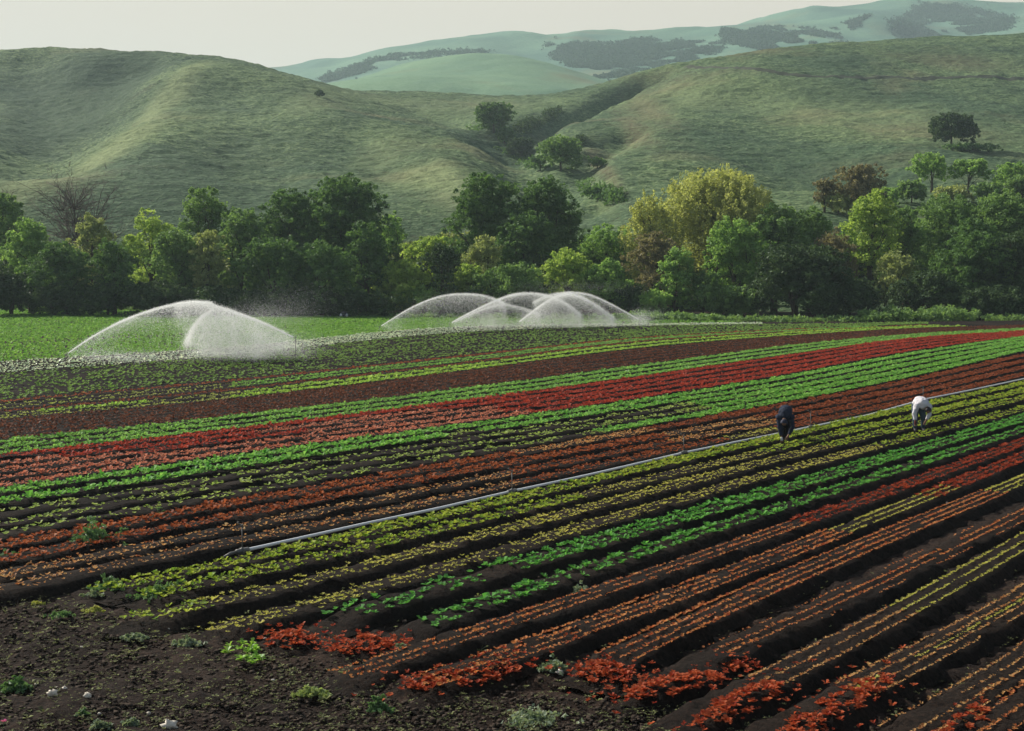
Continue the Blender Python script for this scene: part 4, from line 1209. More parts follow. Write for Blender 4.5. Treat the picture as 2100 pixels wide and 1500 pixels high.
SPR_N, SPR_S = 3.6, .43
def spray(ox, oy, dep, arcs, mass, label):
    """arcs: list of (image polyline, n along the jet, jet radius, n curtain, mean fall in m); mass: list of (polygon-ish ellipse cx,cy,rx,ry,n)"""
    root = empty('water_spray', (*at_depth(ox, oy, dep)[:2], 0.0))
    tag(root, label, 'water spray', 'jets of water over the far field')
    P = []; S_ = []
    for pl, nj, jr, nc, fall in arcs:
        nj = int(nj * SPR_N); nc = int(nc * SPR_N)
        pl = np.array(pl, float)
        s = np.r_[0, np.cumsum(np.hypot(*np.diff(pl, axis=0).T))]; s /= s[-1]
        # smooth the traced arc
        q = np.linspace(0, 1, 60); ax = np.interp(q, s, pl[:, 0]); ay = np.interp(q, s, pl[:, 1])
        ker = np.ones(9) / 9
        axs = np.convolve(np.pad(ax, 4, 'edge'), ker, 'valid'); ays = np.convolve(np.pad(ay, 4, 'edge'), ker, 'valid')
        t = rng.uniform(0, 1, nj) ** 1.0
        c = at_depth(np.interp(t, q, axs), np.interp(t, q, ays), dep)
        rad = jr * (0.25 + 1.0 * t)
        c += rng.normal(0, 1, (nj, 3)) * rad[:, None] * np.array([1, 3, 1])
        c[:, 2] -= np.abs(rng.normal(0, 1, nj)) * rad
        P.append(c); S_.append(np.full(nj, .016) * rng.uniform(.6, 1.3, nj))
        t = rng.beta(1.6, 1.0, nc)
        c = at_depth(np.interp(t, q, axs), np.interp(t, q, ays), dep)
        fl = rng.exponential(fall, nc) * (0.3 + t)
        fl = fl * (0.75 + 0.35 * vnoise(t * 26, t * 0 + ox, 3))
        c[:, 2] -= fl
        c += rng.normal(0, 1, (nc, 3)) * (0.08 + .06 * fl[:, None]) * np.array([1, 8, .6])
        c[:, 0] += .12 * fl
        P.append(c); S_.append(np.full(nc, .019) * rng.uniform(.6, 1.3, nc))
    for poly, n_ in mass:
        n_ = int(n_ * SPR_N * .85)
        poly = np.array(poly, float)
        e1, e2 = poly[1:-1] - poly[0], poly[2:] - poly[0]
        ar = np.abs(e1[:, 0] * e2[:, 1] - e1[:, 1] * e2[:, 0]); ti = rng.choice(len(ar), n_, p=ar / ar.sum())
        u_, v_ = rng.uniform(0, 1, (2, n_)); fl_ = u_ + v_ > 1; u_[fl_], v_[fl_] = 1 - u_[fl_], 1 - v_[fl_]
        xy = poly[0] + e1[ti] * u_[:, None] + e2[ti] * v_[:, None]
        xy = xy + rng.normal(0, 5.0, (n_, 2)); xy[:, 1] += rng.exponential(7, n_); xy[:, 0] += rng.exponential(5, n_)
        streak = vnoise(xy[:, 0] / 16, xy[:, 1] / 60, 9)
        xy = xy[rng.uniform(-1, 1.2, n_) < .55 + .6 * streak]; n_ = len(xy)
        xy = xy + rng.normal(0, 4.5, (n_, 2))
        c = at_depth(xy[:, 0], xy[:, 1], dep + rng.normal(0, 1.6, n_))
        P.append(c); S_.append(np.full(n_, .02) * rng.uniform(.6, 1.3, n_))
    P = np.concatenate(P); S_ = np.concatenate(S_)
    ok = P[:, 2] > .12
    V, Fc = drops(P[ok], S_[ok] * SPR_S)
    o = mesh_obj('drops', V, Fc, M_WATER, root); o.location = -Vector(root.location)
    # the sprinkler that throws it
    n0 = at_depth(ox, oy, dep); zt = max(.35, n0[2])
    sp_ = empty('sprinkler', (n0[0], n0[1], 0)); tag(sp_, 'sprinkler riser: ' + label, 'sprinkler', 'sprinklers over the far field')
    MB().tube([(0, 0, -.1), (0, 0, zt)], .02, 6).build('riser', M_STEEL, sp_)
    MB().tube([(0, 0, zt), (0, 0, zt + .06)], [.035, .02], 6).tube([(0, 0, zt + .03), (.07, 0, zt + .08)], [.018, .012], 6).build('sprinkler_head', M_STEEL, sp_)

spray(135, 728, 78, [([(135, 728), (165, 706), (200, 684), (250, 658), (300, 639), (350, 625), (400, 618), (440, 622)], 11000, .045, 9000, .9)], [([(150, 728), (240, 732), (330, 735), (200, 715)], 2500)],
      'long thin jet at far left rising to the right')
spray(606, 694, 80, [([(606, 694), (570, 676), (530, 658), (470, 636), (410, 619), (375, 620), (355, 628)], 9000, .06, 13000, 1.1), ([(440, 632), (415, 648), (395, 672), (382, 705)], 4000, .07, 3000, .3)],
      [([(440, 632), (590, 694), (570, 715), (520, 736), (460, 730), (385, 712), (410, 650)], 44000), ([(440, 670), (600, 690), (640, 735), (520, 752), (400, 735)], 9000)],
      'dense white fan of water left of centre')
spray(778, 671, 112, [([(778, 671), (800, 657), (830, 638), (865, 620), (905, 606), (945, 602), (985, 604), (1015, 612), (1040, 626)], 7000, .05, 12000, .8)], [([(765, 680), (800, 668), (850, 680), (790, 684)], 2500)],
      'thin jet starting nearest to the white ended machine')
spray(922, 664, 116, [([(922, 664), (950, 648), (990, 628), (1030, 610), (1065, 600), (1110, 602), (1145, 612), (1175, 630), (1195, 650)], 8500, .08, 15000, .8), ([(930, 662), (985, 635), (1030, 622), (1075, 632), (1110, 645)], 3500, .08, 5000, .5)],
      [([(922, 664), (960, 650), (1010, 640), (1060, 668), (960, 670)], 9000)], 'left of the two big crossing jets, tall arc')
spray(1062, 662, 118, [([(1062, 662), (1090, 640), (1120, 618), (1150, 602), (1185, 604), (1225, 626), (1262, 655)], 8500, .09, 15000, 1.0)],
      [([(1040, 668), (1075, 640), (1110, 625), (1150, 640), (1210, 668), (1120, 670)], 16000)], 'right of the two big crossing jets, round arc')
spray(1312, 656, 120, [([(1312, 656), (1285, 641), (1250, 622), (1215, 605), (1180, 599), (1150, 600), (1115, 608), (1090, 622)], 7500, .07, 8000, .8)],
      [([(1290, 648), (1310, 640), (1330, 655), (1300, 662)], 3000), ([(1180, 660), (1250, 652), (1300, 662), (1200, 668)], 5000)], 'last jet at right rising to the left')

# drifting mist above the wet ground
def mist():
    C = []
    for (cx, cy, rx, ry, dep, n) in ((600, 620, 80, 30, 95, 1300), (540, 650, 90, 22, 88, 4500), (600, 712, 60, 25, 84, 4000), (300, 735, 120, 14, 80, 3000), (1120, 660, 160, 12, 118, 5000), (1330, 650, 40, 16, 122, 1500), (930, 630, 70, 22, 122, 2500), (1180, 590, 120, 10, 126, 1200), (960, 668, 90, 10, 112, 2500)):
        n = int(n * 3.5); x = cx + rng.normal(0, rx * .6, n); y = cy + rng.normal(0, ry * .7, n)
        C.append(at_depth(x, y, dep + rng.normal(0, 2, n)))
    C = np.concatenate(C); C = C[C[:, 2] > .1]
    V, Fc = drops(C, .0065)
    o = mesh_obj('mist', V, Fc, M_WATER); tag(o, 'fine mist drifting round the water jets', 'mist', None, 'stuff')
mist()

# small machine with two white ends at the far edge of the field
def machine():
    g = to_ground(703, 655); z = 0.05
    root = empty('field_machine', (g[0], g[1] + 1.0, 0)); tag(root, 'small dark hump with two whitish ends at the far field edge', 'machine')
    M_D = plain_mat('dark_paint', (.05, .055, .07), .5)
    M_W = plain_mat('white_drum', (.72, .74, .74), .5)
    b = MB(); pts = [(-.22, 0, .30), (-.15, 0, .5), (0, 0, .58), (.15, 0, .52), (.24, 0, .34)]
    b.tube(pts, [.12, .17, .18, .17, .12], 8); b.tube([(-.3, 0, .08), (.3, 0, .08)], .06, 6); b.tube([(0, 0, .1), (0, 0, .5)], .10, 8)
    b.build('body', M_D, root)
    for s in (-1, 1):
        MB().tube([(s * .27, -.1, .2), (s * .28, -.1, .28), (s * .28, -.1, .44), (s * .27, -.1, .5)], [.06, .12, .12, .06], 10).build('drum', M_W, root)
    MB().tube([(-.3, .02, .62), (0, .02, .68), (.3, .02, .62)], .03, 6).build('handle', M_STEEL, root)
machine()

# ------------------------------------------------------------------ people
def skin_mat(name, col, rough=.6): return plain_mat(name, col, rough, .3, nscale=5, namp=.12)
def skinned(name, J, E, mat, parent, sub=2, root_i=0):
    """J: list of (x,y,z,r) joints, E: edges"""
    me = bpy.data.meshes.new(name)
    me.from_pydata([j[:3] for j in J], [list(e) for e in E], [])
    o = bpy.data.objects.new(name, me); COL.objects.link(o); o.parent = parent
    me.materials.append(mat)
    o.modifiers.new('skin', 'SKIN').use_smooth_shade = True
    if not me.skin_vertices: me.attributes  # layer is made with the modifier
    if not me.skin_vertices:
        bpy.context.view_layer.objects.active = o
    sv = me.skin_vertices[0].data if me.skin_vertices else None
    if sv is None:
        raise RuntimeError('no skin layer')
    for i, j in enumerate(J):
        r = j[3]
        sv[i].radius = (r, r) if not isinstance(r, tuple) else r
        sv[i].use_root = (i == root_i)
    s = o.modifiers.new('sub', 'SUBSURF'); s.levels = sub; s.render_levels = sub
    return o

def person(px, py, label, pose, cols, z=0.08):
    g = to_ground(px, py, z)
    root = empty('person', (g[0], g[1], z)); tag(root, label, 'person')
    Mk = skin_mat('skin_tone', (.28, .15, .09))
    P = pose
    J = []; E = []
    def add(p, r, par=None):
        J.append((*p, r)); i = len(J) - 1
        if par is not None: E.append((par, i))
        return i
    pel = add(P['pelvis'], .12)
    for s in ('L', 'R'):
        h = add(P['hip' + s], .085, pel); k = add(P['knee' + s], .058, h); sh = add(tuple((np.array(P['knee' + s]) * .45 + np.array(P['ank' + s]) * .55)), .052, k)
        a = add(P['ank' + s], .038, sh); add(P['toe' + s], .034, a)
    w = add(P['waist'], .11, pel); c = add(P['chest'], .125, w); ne = add(P['neck'], .06, c)
    hb = add(tuple(np.array(P['neck']) * .45 + np.array(P['head']) * .55), .075, ne); hd = add(P['head'], .098, hb)
    hv = np.array(P['head']) - np.array(P['neck']); hv /= np.linalg.norm(hv)
    crown = add(tuple(np.array(P['head']) + hv * .075), .072, hd)
    fwd = np.array(P['face']); fwd = fwd / np.linalg.norm(fwd)
    add(tuple(np.array(P['head']) + fwd * .105 - hv * .01), .014, hd)      # nose
    for s in ('L', 'R'):
        sh = add(P['sho' + s], .072, c); el = add(P['elb' + s], .045, sh); wr = add(P['wri' + s], .028, el); pm = add(P['palm' + s], .030, wr)
        hdv = np.array(P['palm' + s]) - np.array(P['wri' + s]); hdv /= np.linalg.norm(hdv)
        side = np.cross(hdv, [0, 1, 0.2]); side /= np.linalg.norm(side)
        for f, ln in zip((-1.5, -.5, .5, 1.5), (.062, .072, .066, .05)):
            b = add(tuple(np.array(P['palm' + s]) + side * f * .019 + hdv * .035), .010, pm)
            m = add(tuple(np.array(J[b][:3]) + hdv * ln * .55 + np.array([0, -.008, 0])), .009, b)
            add(tuple(np.array(J[m][:3]) + hdv * ln * .35 + np.array([0, -.022, -.004])), .008, m)
        th = add(tuple(np.array(P['palm' + s]) + side * .042 + hdv * .005), .011, pm)
        add(tuple(np.array(J[th][:3]) + hdv * .035 + side * .015), .009, th)
    skinned('body', J, E, Mk, root)
    # trousers
    T = []; TE = []
    T.append((*P['pelvis'], .15)); T.append((*(np.array(P['pelvis']) * .7 + np.array(P['waist']) * .3), .125)); TE.append((0, 1))
    for s in ('L', 'R'):
        b = len(T)
        T += [(*P['hip' + s], .135), (*(np.array(P['hip' + s]) * .5 + np.array(P['knee' + s]) * .5), .118), (*P['knee' + s], .10), (*(np.array(P['knee' + s]) * .5 + np.array(P['ank' + s]) * .5), .085), (*(np.array(P['knee' + s]) * .06 + np.array(P['ank' + s]) * .94), .066)]
        TE += [(0, b), (b, b + 1), (b + 1, b + 2), (b + 2, b + 3), (b + 3, b + 4)]
    skinned('trousers', T, TE, cols['trousers'], root)
    # shirt or jacket: torso and sleeves grown together
    mb = MB()
    sp = np.array([np.array(P['pelvis']) + [0, .03, .0], np.array(P['pelvis']) * .5 + np.array(P['waist']) * .5 + [0, 0, .03], np.array(P['waist']) + [0, 0, .04], np.array(P['waist']) * .5 + np.array(P['chest']) * .5 + [0, 0, .045],
                   np.array(P['chest']) + [0, 0, .02], np.array(P['chest']) * .6 + np.array(P['neck']) * .4, np.array(P['chest']) * .25 + np.array(P['neck']) * .75])
    rr_ = [.165, .18, .185, .19, .19, .165, .095]
    for t_ in np.linspace(0, 6, 19):
        c_ = np.array([np.interp(t_, range(7), sp[:, q]) for q in range(3)]); r_ = np.interp(t_, range(7), rr_)
        mb.add(*blob(c_, (r_ * 1.12, r_, r_ * .92), int(t_ * 5), 10, .05))
    for s_ in ('L', 'R'):
        a_ = [np.array(P['chest']) * .4 + np.array(P['sho' + s_]) * .6, np.array(P['sho' + s_]), np.array(P['sho' + s_]) * .5 + np.array(P['elb' + s_]) * .5, np.array(P['elb' + s_]), np.array(P['elb' + s_]) * .5 + np.array(P['wri' + s_]) * .5, np.array(P['elb' + s_]) * .12 + np.array(P['wri' + s_]) * .88]
        mb.tube(a_, [.12, .105, .085, .072, .062, .052], 14)
        mb.add(*blob(a_[1], (.115, .11, .105), 4, 10, .05))
    top = mb.build(cols['topname'], cols['top'], root)
    rm = top.modifiers.new('remesh', 'REMESH'); rm.mode = 'VOXEL'; rm.voxel_size = .018; rm.use_smooth_shade = True
    sm = top.modifiers.new('smooth', 'SMOOTH'); sm.factor = .6; sm.iterations = 5
    tx_ = bpy.data.textures.new('cloth_folds', 'CLOUDS'); tx_.noise_scale = .11
    dm = top.modifiers.new('folds', 'DISPLACE'); dm.texture = tx_; dm.strength = .055; dm.mid_level = .5
    # hair / cap over the back and crown of the head
    hc = np.array(P['head']) - fwd * .02 + hv * .03
    V, Q, _ = blob(hc, (.112, .112, .118), 3, 10, .06)
    nrm = V - hc
    V = V[:]  
    keepd = (nrm @ fwd) < .055
    Q = np.array([q for q in Q if all(keepd[i] for i in q)])
    mesh_obj(cols['hatname'], V, Q, cols['hat'], root, smooth=True)
    if cols['hatname'] == 'cap':
        bx = hc + fwd * .10 + hv * .05
        side = np.cross(fwd, hv)
        VV = []; QQ = []
        for zoff in (0, -.008):
            for i in range(7):
                a = -1 + i / 3
                VV.append(hc + fwd * .085 + side * a * .075 + hv * (.055 + zoff)); VV.append(hc + fwd * (.085 + .085 * math.sqrt(max(0, 1 - a * a * .9))) + side * a * .078 + hv * (.045 + zoff))
        for i in range(6):
            QQ.append((i * 2, i * 2 + 1, i * 2 + 3, i * 2 + 2)); QQ.append((14 + i * 2, 14 + i * 2 + 2, 14 + i * 2 + 3, 14 + i * 2 + 1))
            QQ.append((i * 2 + 1, 14 + i * 2 + 1, 14 + i * 2 + 3, i * 2 + 3))
        mesh_obj('cap_visor', np.array(VV), np.array(QQ), cols['hat'], root)
    for s in ('L', 'R'):
        a = np.array(P['ank' + s]); t = np.array(P['toe' + s])
        skinned('boot', [(*(a + np.array([0, 0, .06])), .055), (*a, .055), (*(a * .4 + t * .6), .05), (*t, .042)], [(0, 1), (1, 2), (2, 3)], cols['boot'], root, root_i=1)
        p = np.array(P['palm' + s]); w_ = np.array(P['wri' + s]); hdv = (p - w_) / np.linalg.norm(p - w_)
        if cols.get('glove' + s):
            skinned('glove', [(*w_, .036), (*p, .042), (*(p + hdv * .05), .034)], [(0, 1), (1, 2)], cols['glove' + s], root, root_i=1)
    return root

M_NAVY = plain_mat('navy_cloth', (.020, .028, .050), .85, .2, nscale=9, namp=.3)
M_NAVY2 = plain_mat('dark_trousers', (.018, .020, .026), .85, .2, nscale=9, namp=.3)
M_WHITE = plain_mat('white_shirt', (.66, .64, .66), .85, .2, nscale=7, namp=.12, bump=.2)
M_JEAN = plain_mat('blue_jeans', (.045, .075, .10), .85, .2, nscale=9, namp=.35)
M_HAIR = plain_mat('dark_hair', (.012, .010, .012), .6, .4)
M_BOOT = plain_mat('dark_boot', (.03, .028, .028), .6, .3)
M_GLOVE = plain_mat('pale_glove', (.70, .70, .66), .8, .2)
M_REDG = plain_mat('dark_red_cloth', (.12, .03, .03), .8, .2)
M_CAPB = plain_mat('dark_cap', (.03, .035, .06), .7, .3)

pose2 = dict(pelvis=(-.02, .16, .90), waist=(.0, .02, .97), chest=(.05, -.18, .95), neck=(.12, -.33, .87), head=(.16, -.40, .76), face=(.1, -.45, -.9),
             hipL=(.08, .14, .84), kneeL=(.13, -.02, .46), ankL=(.14, .06, .08), toeL=(.17, -.10, .04),
             hipR=(-.12, .14, .84), kneeR=(-.15, -.04, .46), ankR=(-.13, .04, .08), toeR=(-.14, -.12, .04),
             shoL=(.24, -.22, .85), elbL=(.25, -.30, .60), wriL=(.12, -.34, .42), palmL=(.09, -.34, .36),
             shoR=(-.16, -.22, .88), elbR=(-.25, -.28, .62), wriR=(-.23, -.34, .40), palmR=(-.23, -.35, .33))
person(1885, 886, 'person in white shirt and jeans bending down beside the white pipe, at right', pose2,
       dict(trousers=M_JEAN, top=M_WHITE, topname='shirt', hat=M_HAIR, hatname='hair', boot=M_BOOT, gloveR=M_REDG))
pose1 = dict(pelvis=(.06, .20, .86), waist=(.05, .05, .96), chest=(.0, -.14, .93), neck=(-.06, -.30, .80), head=(-.08, -.36, .67), face=(-.2, -.4, -.9),
             hipL=(.12, .17, .80), kneeL=(.13, -.02, .45), ankL=(.07, .06, .08), toeL=(.09, -.10, .04),
             hipR=(-.04, .17, .80), kneeR=(-.07, -.03, .45), ankR=(-.05, .05, .08), toeR=(-.08, -.12, .04),
             shoL=(.18, -.18, .80), elbL=(.20, -.28, .50), wriL=(.06, -.34, .26), palmL=(.02, -.35, .20),
             shoR=(-.20, -.18, .82), elbR=(-.19, -.28, .50), wriR=(-.15, -.36, .22), palmR=(-.15, -.38, .15))
person(1608, 908, 'person in dark navy jacket stooping to pick, left of the one in white', pose1,
       dict(trousers=M_NAVY2, top=M_NAVY, topname='jacket', hat=M_CAPB, hatname='cap', boot=M_BOOT, gloveR=M_GLOVE))

# ------------------------------------------------------------------ single plants big enough to see
M_REDHEAD = leaf_mat('red_leaf_head', (0.26, 0.026, 0.012), (0.52, 0.14, 0.055), .42, .6, .12, (1.2, .95, .8))
M_GREENHEAD = leaf_mat('green_leaf_head', (0.16, 0.36, 0.05), (0.34, 0.52, 0.10), .4, .5, .3)
M_WEED = leaf_mat('weed_leaf', (0.07, 0.15, 0.06), (0.17, 0.29, 0.12), .35, .6, .3)
M_PALEWEED = leaf_mat('pale_weed_leaf', (0.13, 0.19, 0.12), (0.32, 0.38, 0.27), .35, .6, .3)
def head_mesh(name, mat, r, n, up):
    out = []
    for i in range(4):
        A = []
        for (m, rr, u) in ((n + 5, r, up), (n + 2, r * .78, up + .25), (n, r * .58, up + .5), (n - 3, r * .4, up + .8)):
            A.append(rosettes(rng.normal(0, .012, (1, 3)), rr, m, u, .48))
        V = np.concatenate([a for a, _ in A]); T = np.concatenate([t for _, t in A])
        out.append(mesh_obj(name, V, np.arange(len(V)).reshape(-1, 4), mat, tint=T))
    return out
def clones(protos, pts, zf, label, cat, group, used, smin=.8, smax=1.25, name=None):
    base_label = label
    xs_ = sorted(p[0] for p in pts); ys_ = sorted(p[1] for p in pts)
    for p in pts:
        if len(pts) > 9:
            a = ('left end', 'left middle', 'middle', 'right middle', 'right end')[min(4, int(5 * xs_.index(p[0]) / len(xs_)))]
            b_ = ('front', 'centre', 'back')[min(2, int(3 * ys_.index(p[1]) / len(ys_)))]
            label = base_label + ', ' + a + ', ' + b_
        b = random.choice(protos)
        if id(b) in used: o = b.copy(); COL.objects.link(o)
        else: o = b; used.add(id(b))
        o.location = (p[0], p[1], zf(p)); s = random.uniform(smin, smax); o.scale = (s, s, s * random.uniform(.8, 1.2))
        o.rotation_euler = (random.uniform(-.15, .15), random.uniform(-.15, .15), random.uniform(0, 6.28))
        tag(o, label, cat, group)
def spread_pts(cx, cy, rx, ry, n, ang=0, mind=.07, z0=.15):
    P = []; tries = 0
    while len(P) < n and tries < 8000:
        tries += 1
        a = random.uniform(0, 2 * math.pi); q = math.sqrt(random.random())
        u, v = q * math.cos(a) * rx, q * math.sin(a) * ry
        x = cx + u * math.cos(ang) - v * math.sin(ang); y = cy + u * math.sin(ang) + v * math.cos(ang)
        g = to_ground(x, y, z0)
        if all((g[0] - p[0]) ** 2 + (g[1] - p[1]) ** 2 > mind ** 2 for p in P): P.append((g[0], g[1], q))
    return P
reds = head_mesh('lettuce_plant', M_REDHEAD, .070, 10, .45); used = set()
greens = head_mesh('lettuce_plant', M_GREENHEAD, .085, 8, .45)
CL = [
    (600, 1306, 52, 15, 20, -.02, 'red lettuce plant in the leftmost red clump'),
    (745, 1318, 66, 17, 30, -.05, 'red lettuce in the arched clump before orange lines'),
    (935, 1388, 100, 15, 40, -.12, 'red lettuce in the long ragged clump at bottom centre'),
    (1245, 1373, 66, 18, 28, .12, 'red lettuce in the clump beside the silvery weed'),
    (1385, 1398, 105, 18, 42, -.18, 'bright red lettuce in the widest bottom clump'),
    (1490, 1353, 40, 12, 12, .1, 'red lettuce in the small clump above the widest'),
    (1525, 1432, 95, 20, 40, -.42, 'orange red lettuce in the slanting clump'),
    (1725, 1440, 125, 30, 52, -.5, 'red lettuce in the big bottom right clump'),
    (1975, 1478, 60, 22, 16, -.5, 'red lettuce in the bottom right corner clump'),
]
for ci, (cx, cy, rx, ry, n, an, lab) in enumerate(CL):
    bz = .02 if ci < 2 else (.10 if ci in (2, 3, 5) else .17)
    mh = .16 if ci < 2 else .10
    clones(reds, spread_pts(cx, cy, rx, ry, n, an, z0=bz + mh * .6), lambda p: bz + mh * (1 - p[2] ** 2), lab, 'lettuce', 'red lettuce clumps at the bed ends', used)
    # the hump of soil they grow on
    th = np.linspace(0, 2 * np.pi, 36, endpoint=False); VV = []; rs = np.linspace(0, 1, 9)
    for q in rs:
        uu, vv = q * np.cos(th) * rx * 1.25, q * np.sin(th) * ry * 1.35
        g_ = to_ground(cx + uu * math.cos(an) - vv * math.sin(an), cy + uu * math.sin(an) + vv * math.cos(an), bz + mh * .6)
        g_[:, 2] = (bz + mh) * (1 - (q * 1.0) ** 2) - .03 + .03 * vnoise(g_[:, 0] * 9, g_[:, 1] * 9, 2)
        VV.append(g_)
    ii = (np.arange(8)[:, None] * 36 + np.arange(36)[None]).ravel(); jj = (np.arange(8)[:, None] * 36 + (np.arange(36)[None] + 1) % 36).ravel()
    tag(mesh_obj('soil_mound', np.concatenate(VV), np.stack([ii, ii + 36, jj + 36, jj], -1), M_SOIL), None, None, None, 'structure')
clones(greens, spread_pts(500, 1318, 45, 10, 8, -.05) , lambda p: .05, 'bright green lettuce plant left of the leftmost red clump', 'lettuce', 'green lettuce at the bed ends', used)
clones(greens, spread_pts(515, 1342, 30, 8, 5, -.05), lambda p: .05, 'small green lettuce plant in the arc below the green pair', 'lettuce', 'green lettuce at the bed ends', used)

def weed(x, y, rpx, n, mat, label, hgt=.5, name='weed', z=.05, leaf=.05):
    g = to_ground(x, y, z); r = rpx / F * g[1]
    m = max(20, n)
    C = np.stack([rng.normal(0, r * .55, m), rng.normal(0, r * .4, m), np.abs(rng.normal(0, .7, m)) * hgt * r], -1)
    C[:, 2] *= np.clip(1 - (np.hypot(C[:, 0], C[:, 1]) / r) ** 2, .15, 1)
    V, T = leaf_cloud(C, r * .16, 9, leaf, up=.3)
    S1, Q1, T1 = tube([(0, 0, -.03), (0, 0, hgt * r * .5)], [.012, .005], 5)
    nb = len(V); 
    fc = [np.arange(nb).reshape(-1, 4), Q1 + nb]
    V2 = np.concatenate([V, S1]); Tt = np.r_[T, np.full(len(S1), .2)]
    o = mesh_obj(name, V2, fc, mat, tint=Tt); o.location = (g[0], g[1], z); tag(o, label, name if name != 'weed' else 'weed')
weed(190, 1118, 44, 170, M_WEED, 'largest bushy green weed standing in the orange beds at left', .75, leaf=.04, z=.1)
weed(252, 1098, 16, 40, M_WEED, 'small green weed right beside the largest weed', .8, z=.1, leaf=.035)
weed(330, 1062, 18, 45, M_WEED, 'small green weed above right of the largest weed', .8, z=.1, leaf=.035)
weed(15, 1142, 22, 40, M_WEED, 'green weed between orange rows at the left edge', .5, z=.1, leaf=.035)
weed(225, 1206, 30, 70, M_WEED, 'green weed at the left end of the first yellow green bed', .6, z=.08, leaf=.035)
weed(330, 1222, 45, 90, M_WEED, 'long green weed patch at the left end of the second yellow green bed', .5, z=.08, leaf=.035)
weed(370, 1208, 18, 40, M_WEED, 'green weed just right of the long weed patch', .8, z=.08, leaf=.03)
weed(125, 1262, 22, 40, M_WEED, 'dim green weed on bare soil at left', .3, leaf=.03)
weed(190, 1221, 16, 30, M_PALEWEED, 'pale weed on bare soil left of the first bed end', .3, leaf=.03)
weed(190, 1252, 18, 30, leaf_mat('y_weed', (.3, .34, .08), (.5, .5, .15)), 'yellow green weed on bare soil below the pale weed', .3, leaf=.03)
weed(75, 1238, 10, 20, leaf_mat('y_weed2', (.3, .34, .08), (.5, .5, .15)), 'tiny yellow green weed at left on bare soil', .3, leaf=.03)
weed(275, 1308, 22, 40, M_PALEWEED, 'spiky pale weed in the middle of the bare soil', .3, leaf=.03)
weed(385, 1320, 26, 50, M_PALEWEED, 'bluish pale weed left of the green plants', .3, leaf=.03)
weed(30, 1412, 28, 60, M_WEED, 'dark green tuft near the left edge', .7, leaf=.035)
weed(205, 1492, 18, 50, M_PALEWEED, 'greyish round weed at the bottom edge, left one of two', .8, leaf=.025)
weed(270, 1486, 16, 50, M_PALEWEED, 'greyish round weed at the bottom edge, right one of two', .8, leaf=.025)
weed(170, 1466, 12, 30, M_WEED, 'little reddish green weed above the two round weeds', 1.0, leaf=.022)
weed(775, 1458, 24, 60, M_WEED, 'dark green tuft with shadow at the bottom left of centre', .9, leaf=.03)
weed(640, 1425, 34, 60, leaf_mat('y_weed3', (.2, .28, .1), (.36, .42, .18)), 'loose yellowish weed patch at the bottom left of centre', .3, leaf=.03)
weed(1135, 1372, 28, 60, M_PALEWEED, 'silvery pale weed left of the red clump', .5, leaf=.032)
weed(1190, 1214, 22, 40, M_PALEWEED, 'silvery weed at the start of an orange seedling bed', .5, leaf=.03)
weed(1100, 1475, 60, 70, M_PALEWEED, 'wide pale weed patch at the bottom centre', .2, leaf=.03)
weed(1475, 1482, 10, 40, M_GREENHEAD, 'tiny vivid green plant at the bottom right of centre', .6, leaf=.03)
weed(1422, 1430, 16, 30, M_WEED, 'green weed under the left end of the widest red clump', .4, leaf=.03)
weed(1960, 1330, 12, 20, M_PALEWEED, 'tiny pale weed between the last two beds', .3, leaf=.025)
weed(2060, 970, 14, 26, M_WEED, 'dim green weed below the dark red beds at right edge', .6, leaf=.03)
weed(825, 1329, 20, 30, M_PALEWEED, 'pale weed at the left start of the orange seedling lines', .3, leaf=.03)
# pink flower in the corner
g = to_ground(6, 1484, .1)
fr = empty('flower', (g[0], g[1], 0)); tag(fr, 'pink flower in the bottom left corner', 'flower')
MB().tube([(0, 0, -.02), (.01, 0, .12)], .004, 5).build('stem', M_WEED, fr)
V, T = rosettes(np.array([[0.01, 0, .12]] * 3), .035, 7, .5, .8)
mesh_obj('petals', V, np.arange(len(V)).reshape(-1, 4), leaf_mat('petal', (.55, .10, .30), (.75, .22, .45), .4), fr, tint=T)

